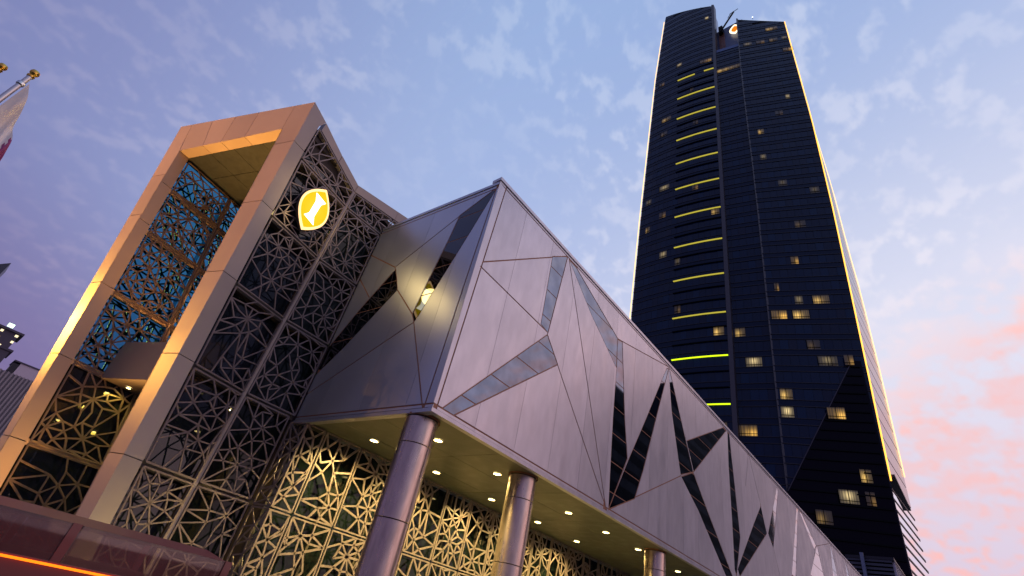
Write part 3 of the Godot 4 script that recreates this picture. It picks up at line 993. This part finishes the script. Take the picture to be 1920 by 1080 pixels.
	plate(body, pts([95.6, -42.8, 95.6, -35, 97.0, -28.0, 101, -27.4, 104, -42]), Vector3.ZERO, Vector3.RIGHT, Vector3.BACK, UP, 214.0, 178)
	part("blade_body", body.commit(), M.black, t)
	body = st_new()
	plate(body, pts([99.0, -18.6, 103.9, -6.6, 112, -9, 106, -19]), Vector3.ZERO, Vector3.RIGHT, Vector3.BACK, UP, 186, 178)
	part("blade_body", body.commit(), M.black, t)
	# far side: pale glass between two light lines, open fins below
	var ps := st_new()
	for f in range(0, 42):
		var y0 := 36.2 + f * pitch
		var y1 := y0 + pitch - 0.28
		if y1 > 190:
			break
		var s := st_new()
		var dn := Vector3(0, 0, -0.15)
		solid(s, [tw(3, 0.03, y0), tw(3, 1, y0), tw(3, 1, y1), tw(3, 0.03, y1), tw(3, 0.03, y0) + dn, tw(3, 1, y0) + dn, tw(3, 1, y1) + dn, tw(3, 0.03, y1) + dn])
		part("side_glass", s.commit(), M.sideglass, t)
		solid(ps, [tw(3, 0.03, y1) + dn, tw(3, 1, y1) + dn, tw(3, 1, y1 + 0.28) + dn, tw(3, 0.03, y1 + 0.28) + dn, tw(3, 0.03, y1) + dn * 3, tw(3, 1, y1) + dn * 3, tw(3, 1, y1 + 0.28) + dn * 3, tw(3, 0.03, y1 + 0.28) + dn * 3])
	part("side_joint", ps.commit(), M.trim, t)
	part("side_edge", box_mesh(Vector3(103.6, 35.7, -7.5), Vector3(123, 36.1, -6.3)), M.fin, t)
	for i in 20:
		var y := 0.8 + i * 1.75
		var fb := st_new()
		bar(fb, Vector3(103.6, y, -7.3), Vector3(123, y, -6.15), 0.34, 0.14, Vector3(-0.059, 0, 0.998))
		part("fin", fb.commit(), M.fin, t)
	part("corner_post", box_mesh(Vector3(103.4, 0, -8.2), Vector3(104.2, 36, -7.2)), M.trim, t)
	# light lines along the edges
	for e in [[0, 26.0, 218.5], [1, 35.0, 190.5], [2, 42.0, 158.0]]:
		var s := st_new()
		var h: float = e[1]
		while h < e[2]:
			var h1 := minf(h + 8.0, e[2])
			var a: Vector3 = [tw(0, 0, h) + Vector3(-0.25, 0, -0.2), edge_r(h) + Vector3(-0.1, 0, 0.16), edge_o(h) + Vector3(0, 0, 0.15)][e[0]]
			var b: Vector3 = [tw(0, 0, h1) + Vector3(-0.25, 0, -0.2), edge_r(h1) + Vector3(-0.1, 0, 0.16), edge_o(h1) + Vector3(0, 0, 0.15)][e[0]]
			var r: float = [0.12, 0.135, 0.09][e[0]]
			for k in 6:
				var a0 := TAU * k / 6
				var a1 := TAU * (k + 1) / 6
				var d0 := Vector3(cos(a0), 0, sin(a0)) * r
				var d1 := Vector3(cos(a1), 0, sin(a1)) * r
				quad(s, a + d0, a + d1, b + d1, b + d0, (d0 + d1).normalized())
			h = h1
		part("edge_light", s.commit(), [M.led, M.led_y, M.led][e[0]], t)
	# green light strips on every third floor of the bowed blade, dark slots between
	for k in 12:
		var y := base - 0.1 + k * pitch * 3
		for j in 3:
			var yy := y + j * pitch
			if k == 11 and j == 2:
				continue
			var zl := lerpf(-41.3, -39.4, clampf((yy - 47.0) / 123.0, 0, 1))
			var zr := lerpf(-29.5, -27.6, clampf((yy - 47.0) / 123.0, 0, 1))
			var runs := [[zl, zr]]
			if k == 11 and j == 0:
				runs = [[zl, -33.6], [-30.6, zr]]
			for r in runs:
				var s := st_new()
				for i in 8:
					var u0: float = on_bow(lerpf(r[0], r[1], i / 8.0), yy)
					var u1: float = on_bow(lerpf(r[0], r[1], (i + 1) / 8.0), yy)
					var nn := out_n(0, (u0 + u1) / 2, yy)
					var o := nn * 0.34
					solid(s, [tw(0, u0, yy) + o, tw(0, u1, yy) + o, tw(0, u1, yy + 0.17) + o, tw(0, u0, yy + 0.17) + o, tw(0, u0, yy), tw(0, u1, yy), tw(0, u1, yy + 0.17), tw(0, u0, yy + 0.17)])
				part("strip_light" if j == 0 else "slot", s.commit(), (M.green2 if k < 2 else M.green) if j == 0 else M.black, t)
	# dark louvred wedge at the foot of the right blade
	var A := Vector3(98.2, 0, -21.7)
	var U := (Vector3(103.5, 0, -6.6) - A).normalized()
	var N := out_n(2, 0.5, 40)
	part("wedge_panel", plate_mesh(pts([0.0, 31.6, 14.0, 57.6, 15.4, 57.6, 15.3, 40, 15.0, 20, 14.9, 4, 0.0, 4]), A, U, UP, N, 0.22, 0.16), M.wedge, t)
	var es := st_new()
	bar(es, A + U * 0.0 + UP * 31.6, A + U * 14.1 + UP * 57.8, 0.15, 0.3, N, 0.2)
	part("wedge_edge", es.commit(), M.rib, t)
	for i in 28:
		var y := 6.0 + i * 1.86
		var x0 := maxf(0.0, (y - 31.6) * 0.539)
		if x0 < 14.6:
			var fs := st_new()
			bar(fs, A + U * (x0 + 0.3) + UP * y, A + U * 15.0 + UP * y, 0.26, 0.30, N, 0.30)
			part("wedge_louvre", fs.commit(), M.black, t)
	# rooms with the light on
	var lit2 := [0.20, 130.3, 1.0, 0.6, 0.18, 119.1, 1.0, 0.2, 0.41, 84.3, 1.0, 0.6, 0.65, 72.8, 2.0, 0.6, 0.39, 72.7, 1.0, 0.25, 0.13, 69.0, 2.0, 1.0, 0.39, 69.0, 2.0, 0.9, 0.61, 57.7, 2.2, 0.2, 0.83, 57.4, 1.0, 0.35,
		0.11, 49.9, 1.4, 0.8, 0.10, 46.3, 1.4, 0.9, 0.60, 46.0, 1.9, 1.0, 0.78, 34.7, 1.1, 0.8, 0.58, 30.9, 1.9, 0.7, 0.78, 30.9, 0.9, 0.2, 0.32, 27.2, 1.6, 0.2, 0.73, 148.6, 0.8, 0.5,
		0.93, 171.6, 2.0, 0.5, 0.71, 186.5, 2.6, 0.5, 0.18, 178.8, 1.8, 0.14, 0.44, 178.6, 1.8, 0.14, 0.70, 178.4, 1.8, 0.14, 0.92, 178.5, 1.2, 0.14, 0.14, 77.6, 0.6, 0.3]
	var lit1 := [0.26, 65.2, 1.3, 0.6, 0.54, 58.2, 2.0, 0.7, 0.22, 43.8, 2.8, 0.8, 0.48, 169.7, 8.2, 0.45]
	var lit0 := [-30.9, 63.4, 1.5, 0.9, -38.8, 181.0, 1.5, 0.5, -29.9, 176.0, 3.0, 0.4, -43.3, 152.2, 2.4, 0.35, -43.7, 115.8, 2.2, 0.35, -44.1, 105.0, 1.4, 0.15, -48.5, 101.0, 1.0, 0.3, -43.7, 89.5, 1.4, 0.4, -34.8, 112.6, 1.2, 0.2, -30.0, 101.0, 1.4, 0.5,
		-28.5, 207.2, 1.2, 0.9, -45.3, 173.8, 1.6, 0.15, -31.5, 43.5, 1.6, 0.7, -39.8, 85.7, 1.0, 0.12, -39.8, 72.5, 1.0, 0.12]
	for k in 12:
		var y := base + rng.randi_range(-3, 33) * pitch + 2.5
		if k % 2:
			lit2.append_array([rng.randf_range(0.06, 0.92), y, rng.randf_range(0.7, 1.6), rng.randf_range(0.02, 0.08)])
		else:
			lit0.append_array([rng.randf_range(-50.0, -29.5), y, rng.randf_range(0.7, 1.8), rng.randf_range(0.02, 0.08)])
	var made := {}
	for z in 3:
		var list: Array = [lit0, lit1, lit2][z]
		var w: float = [24.0, 7.6, 15.4][z]
		for i in range(0, list.size(), 4):
			var u: float = list[i] if z else on_bow(list[i], list[i + 1])
			var f := roundi((list[i + 1] - base - 2.5) / pitch)
			var y := base + f * pitch + 1.42
			var half: float = list[i + 2] * 0.74 / w
			var nn := out_n(z, clampf(u, 0.02, 0.98), y)
			var lift: Vector3 = nn * (0.58 if z == 2 and y < 58 and u > (y - 31.6) * 0.034 - 0.13 else 0.06)
			var key := "%d_%d" % [i / 4 % 3, roundi(list[i + 3] * 20)]
			if not made.has(key):
				var m: StandardMaterial3D = M["lit%d" % (i / 4 % 3)].duplicate()
				m.emission_energy_multiplier = list[i + 3] * 1.3
				made[key] = m
			var s := st_new()
			quad(s, tw(z, u - half, y) + lift, tw(z, u + half, y) + lift, tw(z, u + half, y + 2.2) + lift, tw(z, u - half, y + 2.2) + lift, nn)
			var win := part("lit_window", s.commit(), made[key], t)
			s = st_new()
			var c0 := tw(z, u - half, y) + lift
			var c1 := tw(z, u + half, y) + lift
			bar(s, c0 + UP * 0.45, c1 + UP * 0.45, 0.09, 0.12, nn, 0.05)
			var nb := maxi(1, roundi(list[i + 2]))
			for b in nb:
				var q: Vector3 = c0.lerp(c1, (b + 0.5) / nb if nb == 1 else float(b + 0.02) / nb)
				bar(s, q, q + UP * 2.2, 0.09, 0.12, nn, 0.05)
			part("frame", s.commit(), M.black, win)

func roof_things() -> void:
	var t := thing("roof_sign", "small glowing leaf sign half hidden in the tower's crown", "sign")
	var O := Vector3(99.6, 195.2, -20.2)
	var r := PackedVector2Array()
	for i in 32:
		var a := TAU * i / 32.0
		r.append(Vector2(1.9 * (1.0 - pow(absf(sin(a)), 2.05)) * signf(cos(a)), 3.3 * sin(a)))
	part("sign_rim", plate_mesh(r, O, Vector3.FORWARD, UP, Vector3.LEFT, 0.1, 0.0), glow("roof_sign_rim", Color(1.0, 0.93, 0.8), 1.8), t)
	var r2 := PackedVector2Array()
	for q in r:
		r2.append(q * 0.62)
	part("sign_face", plate_mesh(r2, O, Vector3.FORWARD, UP, Vector3.LEFT, 0.16, 0.11), glow("roof_sign_face", Color(1.0, 0.55, 0.08), 0.9), t)
	var c := thing("roof_crane", "slender roof crane arm leaning up from the tower's crown", "crane")
	var st := st_new()
	bar(st, Vector3(98.9, 197.4, -24.9), Vector3(98.4, 205.6, -19.5), 0.45, 0.45, Vector3.LEFT)
	part("arm", st.commit(), M.black, c)
	st = st_new()
	bar(st, Vector3(98.3, 205.2, -21.0), Vector3(98.3, 205.9, -17.9), 0.16, 0.16, Vector3.LEFT)
	bar(st, Vector3(98.3, 203.0, -21.8), Vector3(98.3, 205.2, -20.6), 0.14, 0.14, Vector3.LEFT)
	part("jib", st.commit(), M.black, c)
	part("base", box_mesh(Vector3(99.0, 197.0, -25.6), Vector3(100.4, 201.6, -24.2)), M.black, c)
	var b := thing("roof_beacon", "tiny white beacon lamp on the parapet of the right blade", "light", Vector3(100.0, 197.1, -14.0))
	part("post", box_mesh(Vector3(-0.08, -0.6, -0.08), Vector3(0.08, 0.5, 0.08)), M.black, b)
	st = st_new()
	lathe(st, PackedVector2Array([Vector2(0.0, 0.95), Vector2(0.17, 0.85), Vector2(0.22, 0.7), Vector2(0.17, 0.55), Vector2(0.0, 0.5)]), 12)
	part("lamp", st.commit(), glow("beacon_lamp", Color(0.9, 0.95, 1.0), 3.0), b)

# ------------------------------------------------------------------ small things and the far city
func louvre_house() -> void:
	var t := thing("louvred_plant_house", "low louvred grey plant house behind the far end of the hall", "building", Vector3(90, 0, 0))
	part("wall", box_mesh(Vector3(0, 0, -13.4), Vector3(12, 20, -8.2)), M.black, t)
	for i in 24:
		part("louvre", box_mesh(Vector3(-0.35, 8.2 + i * 0.5, -13.4), Vector3(-0.02, 8.5 + i * 0.5, -8.15)), mat("louvre", Color(0.06, 0.06, 0.08), 0.5, 0.3) if i == 0 else t.get_node("louvre").material_override, t)
	for i in 10:
		part("rib", box_mesh(Vector3(0.4 + i * 1.2, 8, -8.2), Vector3(0.7 + i * 1.2, 20, -7.9)), M.silver1, t)
	part("roof_edge", box_mesh(Vector3(-0.45, 20, -13.5), Vector3(12.1, 20.35, -7.85)), M.trim, t)
	part("post", box_mesh(Vector3(-1.1, 0, -11.6), Vector3(-0.6, 20.6, -11.2)), mat("post", Color(0.16, 0.18, 0.25), 0.4, 0.4), t)

func far_city() -> void:
	var warm := glow("far_window", Color(1.0, 0.93, 0.74), 1.5)
	var dim := glow("far_window_dim", Color(1.0, 0.8, 0.5), 0.55)
	var wall := mat("far_wall", Color(0.075, 0.06, 0.085), 0.8)
	var t := thing("lit_apartment_tower", "dark stepped apartment tower dotted with lit windows at left edge", "building", Vector3(0, 0, -250))
	part("wall", box_mesh(Vector3(-22, 0, -14), Vector3(4.9, 50.8, 0)), wall, t)
	part("upper_wall", box_mesh(Vector3(-22, 50.8, -14), Vector3(3.8, 57, -0.6)), wall, t)
	part("roof_ledge", box_mesh(Vector3(-22, 57, -14), Vector3(4.9, 57.7, 0.2)), wall, t)
	part("roof_ledge", box_mesh(Vector3(-22, 50.5, -14), Vector3(5.6, 51.2, 0.5)), wall, t)
	part("roof_lamp", box_mesh(Vector3(-1.0, 58.2, -1), Vector3(0.8, 59.4, 0)), glow("roof_lamp", Color(0.85, 1.0, 0.85), 2.5), t)
	for r in 13:
		for c in 11:
			if rng.randf() < 0.62:
				var x := -19.0 + c * 2.2 + rng.randf_range(-0.2, 0.2)
				var y := 27.0 + r * 2.4
				var z0 := -0.6 if y > 50.6 else 0.0
				part("window", box_mesh(Vector3(x, y, z0 - 0.1), Vector3(x + rng.randf_range(0.5, 1.0), y + 0.8, z0 + 0.06)), warm if rng.randf() < 0.6 else dim, t)
	var s := thing("slant_top_tower", "dark tower with slanting pointed top cut by the left edge", "building", Vector3(0, 0, -300))
	part("wall", plate_mesh(pts([-44, 0, -15.6, 0, -15.6, 94, -44, 66]), Vector3.ZERO, Vector3.RIGHT, UP, Vector3.BACK, 0.0, -16), mat("slant", Color(0.03, 0.033, 0.06), 0.4, 0.2), s)
	part("window", box_mesh(Vector3(-20.4, 83.6, -0.1), Vector3(-19.4, 84.4, 0.1)), warm, s)
	for i in 7:
		part("band", box_mesh(Vector3(-44, 40 + i * 6.0, -0.1), Vector3(-15.6, 40.5 + i * 6.0, 0.12)), M.trim, s)
	var p := thing("striped_block", "brownish striped block with vertical fins left of the pavilion", "building", Vector3(0, 0, -180))
	part("wall", box_mesh(Vector3(-16, 0, -12), Vector3(18, 32.2, 0)), mat("striped", Color(0.20, 0.16, 0.18), 0.8), p)
	for i in 40:
		part("fin", box_mesh(Vector3(-15.8 + i * 0.84, 1, 0.0), Vector3(-15.4 + i * 0.84, 32.3, 0.35)), mat("fin_pale", Color(0.30, 0.24, 0.25), 0.7) if i == 0 else p.get_node("fin").material_override, p)
	for i in 12:
		part("window", box_mesh(Vector3(-10 + i * 1.68 + 0.06, 20.5 + (i * 5) % 9, -0.02), Vector3(-10 + i * 1.68 + 0.36, 21.3 + (i * 5) % 9, 0.08)), dim, p)
	var h := thing("pale_rooftop_block", "pale pink rooftop block standing above the striped block", "building", Vector3(0, 32.3, -184))
	part("wall", box_mesh(Vector3(7.2, 0, -8), Vector3(17, 3.6, 0)), mat("pale", Color(0.55, 0.44, 0.50), 0.7), h)
	part("dark_end", box_mesh(Vector3(5.8, 0, -7.5), Vector3(7.2, 3.2, -0.2)), M.trim, h)
	part("roof_edge", box_mesh(Vector3(5.6, 3.6, -8.2), Vector3(17.2, 3.95, 0.2)), wall, h)
	# across the street, seen only in the mirror glass of the hall
	var office := mat("office", Color(0.02, 0.017, 0.022), 0.7)
	for k in 3:
		var b: Array = [[91.0, 121.0, 54.0, 34.0], [122.5, 139.0, 64.0, 35.0], [140.5, 226.0, 79.0, 36.0]][k]
		var o := thing("office_block", ["lowest dark office block across the street", "middle dark office block across the street", "tallest dark office block across the street"][k], "building", Vector3(b[0], 0, b[3]))
		part("wall", box_mesh(Vector3(0, 0, 0), Vector3(b[1] - b[0], b[2], 20)), office, o)
		if k:
			part("roof_house", box_mesh(Vector3(6, b[2], 3), Vector3(12, b[2] + 3, 10)), office, o)
		for f in floori(b[2] / 4.4) - 1:
			part("window_band", box_mesh(Vector3(0.6, 4.0 + f * 4.4, -0.06), Vector3(b[1] - b[0] - 0.6, 6.2 + f * 4.4, -0.01)), M.black, o)

func flags() -> void:
	for i in 2:
		var at: Vector3 = [Vector3(-2.84, 0, -13.71), Vector3(-3.45, 0, -14.62)][i]
		var top: float = [9.55, 9.75][i]
		var t := thing("flagpole", ["flagpole with gold ball finial carrying the white and maroon flag", "flagpole at the left edge, only its gold finial in view"][i], "flagpole", at, "flagpoles left of the pavilion")
		var st := st_new()
		lathe(st, PackedVector2Array([Vector2(0.09, 0), Vector2(0.075, 4), Vector2(0.05, top - 0.16), Vector2(0.05, top - 0.03), Vector2(0.0, top)]), 20)
		part("pole", st.commit(), M.pole, t)
		st = st_new()
		lathe(st, PackedVector2Array([Vector2(0.0, top - 0.02), Vector2(0.065, top - 0.02), Vector2(0.075, top + 0.02), Vector2(0.045, top + 0.05), Vector2(0.08, top + 0.09), Vector2(0.09, top + 0.13), Vector2(0.075, top + 0.18), Vector2(0.0, top + 0.21)]), 20)
		part("finial", st.commit(), M.gold, t)
		st = st_new()
		lathe(st, PackedVector2Array([Vector2(0.06, top - 0.34), Vector2(0.075, top - 0.32), Vector2(0.075, top - 0.26), Vector2(0.06, top - 0.24)]), 16)
		part("truck", st.commit(), M.chrome, t)
	var f := thing("flag", "drooping white and maroon flag hanging from the near flagpole", "flag", Vector3(-2.80, 9.38, -13.70))
	var white := mat("flag_white", Color(0.72, 0.68, 0.64), 0.8)
	white.backlight_enabled = true
	white.backlight = Color(0.3, 0.28, 0.26)
	var maroon := mat("flag_maroon", Color(0.26, 0.06, 0.17), 0.8)
	maroon.backlight_enabled = true
	maroon.backlight = Color(0.2, 0.03, 0.1)
	var at := func(u: float, v: float) -> Vector3:
		var w := sin(u * 4.2 + v * 3.0) * 0.10 * minf(u * 2.0, 1.0) + sin(u * 9.0 - v * 5.0) * 0.03 * minf(u, 1.0)
		return Vector3(0.05 + 0.40 * u - 0.04 * u * u + w * 0.3, -0.86 * u - v * (1.0 + 0.1 * u), w + 0.06 * v * u)
	var sw := st_new()
	var sm := st_new()
	var nu := 56
	var nv := 36
	for i in nu:
		for j in nv:
			var u0 := 2.7 * i / nu
			var u1 := 2.7 * (i + 1) / nu
			var v0 := 1.5 * j / nv
			var v1 := 1.5 * (j + 1) / nv
			var tooth := absf(fposmod((v0 + v1) / 2 / 1.5 * 9.0, 1.0) - 0.5) * 2.0
			var s := sw if (u0 + u1) / 2 < 1.42 + 0.22 * tooth else sm
			var a: Vector3 = at.call(u0, v0)
			var b: Vector3 = at.call(u1, v0)
			var c: Vector3 = at.call(u1, v1)
			var d: Vector3 = at.call(u0, v1)
			var n := (c - a).cross(d - b).normalized()
			quad(s, a, b, c, d, n if n.z > 0 else -n)
	part("white_cloth", sw.commit(), white, f)
	part("maroon_cloth", sm.commit(), maroon, f)

func car() -> void:
	var t := thing("red_van", "dark red van with a glowing amber side strip at lower left", "van", Vector3(0, 0, -4.0))
	var side := pts([-2.7, 0.32, 1.95, 0.32, 2.02, 0.7, 1.98, 1.05, 1.88, 1.365, -2.9, 1.365, -3.5, 1.0, -3.7, 0.6, -3.6, 0.32])
	part("body", plate_mesh(side, Vector3.ZERO, Vector3.RIGHT, UP, Vector3.BACK, 0.0, -1.8), M.red, t)
	var roof := st_new()
	solid(roof, [Vector3(-2.0, 1.572, -0.04), Vector3(1.84, 1.562, -0.04), Vector3(1.84, 1.562, -1.76), Vector3(-2.0, 1.572, -1.76), Vector3(-1.9, 1.618, -0.16), Vector3(1.72, 1.606, -0.16), Vector3(1.72, 1.606, -1.64), Vector3(-1.9, 1.618, -1.64)])
	part("roof", roof.commit(), M.red, t)
	var glass := mat("van_glass", Color(0.16, 0.03, 0.025), 0.02)
	glass.albedo_color.a = 0.42
	glass.transparency = BaseMaterial3D.TRANSPARENCY_ALPHA
	for i in 3:
		var x0: float = [-2.0, -0.78, 0.9][i] + 0.03
		var x1: float = [-0.78, 0.9, 1.86][i] - 0.03
		for z in [-0.05, -1.74]:
			part("window", box_mesh(Vector3(x0, 1.365, z - 0.012), Vector3(x1, 1.568, z)), glass, t)
			part("pillar", box_mesh(Vector3(x1, 1.365, z - 0.03), Vector3(x1 + 0.05, 1.568, z + 0.01)), M.red, t)
	part("rubbing_strip", box_mesh(Vector3(-2.6, 0.72, 0.0), Vector3(1.9, 0.80, 0.02)), M.rubber, t)
	part("door_seam", box_mesh(Vector3(0.20, 0.4, 0.0), Vector3(0.212, 1.36, 0.003)), M.black, t)
	part("marker_light", box_mesh(Vector3(0.36, 1.344, 0.0), Vector3(1.40, 1.356, 0.014)), glow("marker_light", Color(1.0, 0.45, 0.05), 2.4), t)
	part("tail_light", box_mesh(Vector3(1.80, 0.85, -0.25), Vector3(2.0, 1.25, -0.02)), glow("tail_light", Color(1.0, 0.08, 0.03), 0.8), t)
	for x in [-2.5, 1.1]:
		for z in [0.02, -1.62]:
			var w := part("wheel", null, null, t)
			var cy := CylinderMesh.new()
			cy.top_radius = 0.34
			cy.bottom_radius = 0.34
			cy.height = 0.2
			w.mesh = cy
			w.material_override = M.rubber
			w.rotation.x = PI / 2
			w.position = Vector3(x, 0.34, z - 0.1)
			var hub := CylinderMesh.new()
			hub.top_radius = 0.2
			hub.bottom_radius = 0.2
			hub.height = 0.23
			part("rim", hub, M.chrome, w)

func street_lamp(at: Vector3, h: float, e: float, cone: float, label: String, aim: Vector3) -> void:
	var t := thing("street_lamp", label, "lamp post", at, "lamp posts facing the pavilion")
	var st := st_new()
	lathe(st, PackedVector2Array([Vector2(0.12, 0), Vector2(0.10, 0.6), Vector2(0.06, 0.7), Vector2(0.05, h - 0.1), Vector2(0.0, h)]), 16)
	part("pole", st.commit(), M.core, t)
	part("lamp_head", box_mesh(Vector3(-0.3, h - 0.02, -0.2), Vector3(0.25, h + 0.14, 0.2)), M.core, t)
	part("lamp_lens", box_mesh(Vector3(0.252, h - 0.14, -0.17), Vector3(0.28, h + 0.12, 0.17)), glow("sodium_lamp", Color(1.0, 0.62, 0.25), 16.0), t)
	var l := SpotLight3D.new()
	l.name = "lamp_light"
	l.position = Vector3(0.33, h, 0)
	t.add_child(l, true)
	l.look_at_from_position(Vector3(0.33, h, 0) + at, aim)
	l.position = Vector3(0.33, h, 0)
	l.light_color = Color(1.0, 0.69, 0.27)
	l.light_energy = e
	l.light_size = 0.2
	l.spot_angle = cone
	l.spot_angle_attenuation = 1.0
	l.spot_range = 120
	l.spot_attenuation = 2
	l.shadow_enabled = true

func ground() -> void:
	struct("ground", box_mesh(Vector3(-2500, -0.3, -2500), Vector3(2500, -0.1, 2500)), M.concrete)
	struct("road", box_mesh(Vector3(-300, -0.1, -8.4), Vector3(300, -0.096, -1.4)), M.asphalt)
	struct("pavement", box_mesh(Vector3(-300, -0.1, -60), Vector3(300, 0.0, -8.55)), M.concrete)
	struct("near_pavement", box_mesh(Vector3(-300, -0.1, -1.25), Vector3(300, 0.0, 20)), M.concrete)
	struct("kerb", box_mesh(Vector3(-300, -0.1, -8.55), Vector3(300, 0.012, -8.4)), M.soffit)
	struct("near_kerb", box_mesh(Vector3(-300, -0.1, -1.4), Vector3(300, 0.012, -1.25)), M.soffit)
	for i in 12:
		struct("lane_marking", box_mesh(Vector3(-20 + i * 6.0, -0.096, -4.96), Vector3(-17 + i * 6.0, -0.092, -4.84)), M.paint)

# ------------------------------------------------------------------
func _ready() -> void:
	rng.seed = 77
	var cam := Camera3D.new()
	cam.name = "camera"
	cam.transform = Transform3D(Basis(Vector3(0.60442, 0.18980, 0.77373), Vector3(-0.55443, 0.79764, 0.23744), Vector3(-0.57209, -0.57249, 0.58734)), Vector3(0, 1.5, 0))
	cam.fov = rad_to_deg(2.0 * atan(540.0 / 923.0))
	cam.near = 0.1
	cam.far = 4000
	add_child(cam, true)
	cam.current = true
	var env := Environment.new()
	env.background_mode = Environment.BG_SKY
	env.sky = make_sky()
	env.background_energy_multiplier = 1.0
	env.tonemap_mode = Environment.TONE_MAPPER_LINEAR
	env.tonemap_exposure = 1.0
	env.sdfgi_enabled = true
	env.ssao_enabled = true
	env.ssil_enabled = true
	var we := WorldEnvironment.new()
	we.name = "world"
	we.environment = env
	add_child(we, true)
	var sun := DirectionalLight3D.new()
	sun.name = "sun"
	sun.light_energy = 0.15
	sun.light_color = Color(1.0, 0.74, 0.66)
	sun.light_angular_distance = 70
	sun.shadow_enabled = true
	sun.position = Vector3(60, 20, 60)
	add_child(sun, true)
	sun.look_at(Vector3(0, 8, 0))
	make_materials()
	ground()
	hall()
	pavilion()
	tower()
	far_city()
	louvre_house()
	columns()
	emblem()
	roof_things()
	street_lamp(Vector3(-27.0, 0, -56.0), 16.0, 8600.0, 15.0, "tall lamp post left of the pavilion front", Vector3(2.6, 12.5, -17.2))
	street_lamp(Vector3(-11.5, 0, -34.5), 3.1, 14.0, 50.0, "short lamp post left of the pavilion front", Vector3(2, 13, -19))
	car()
	flags()
	downlights()
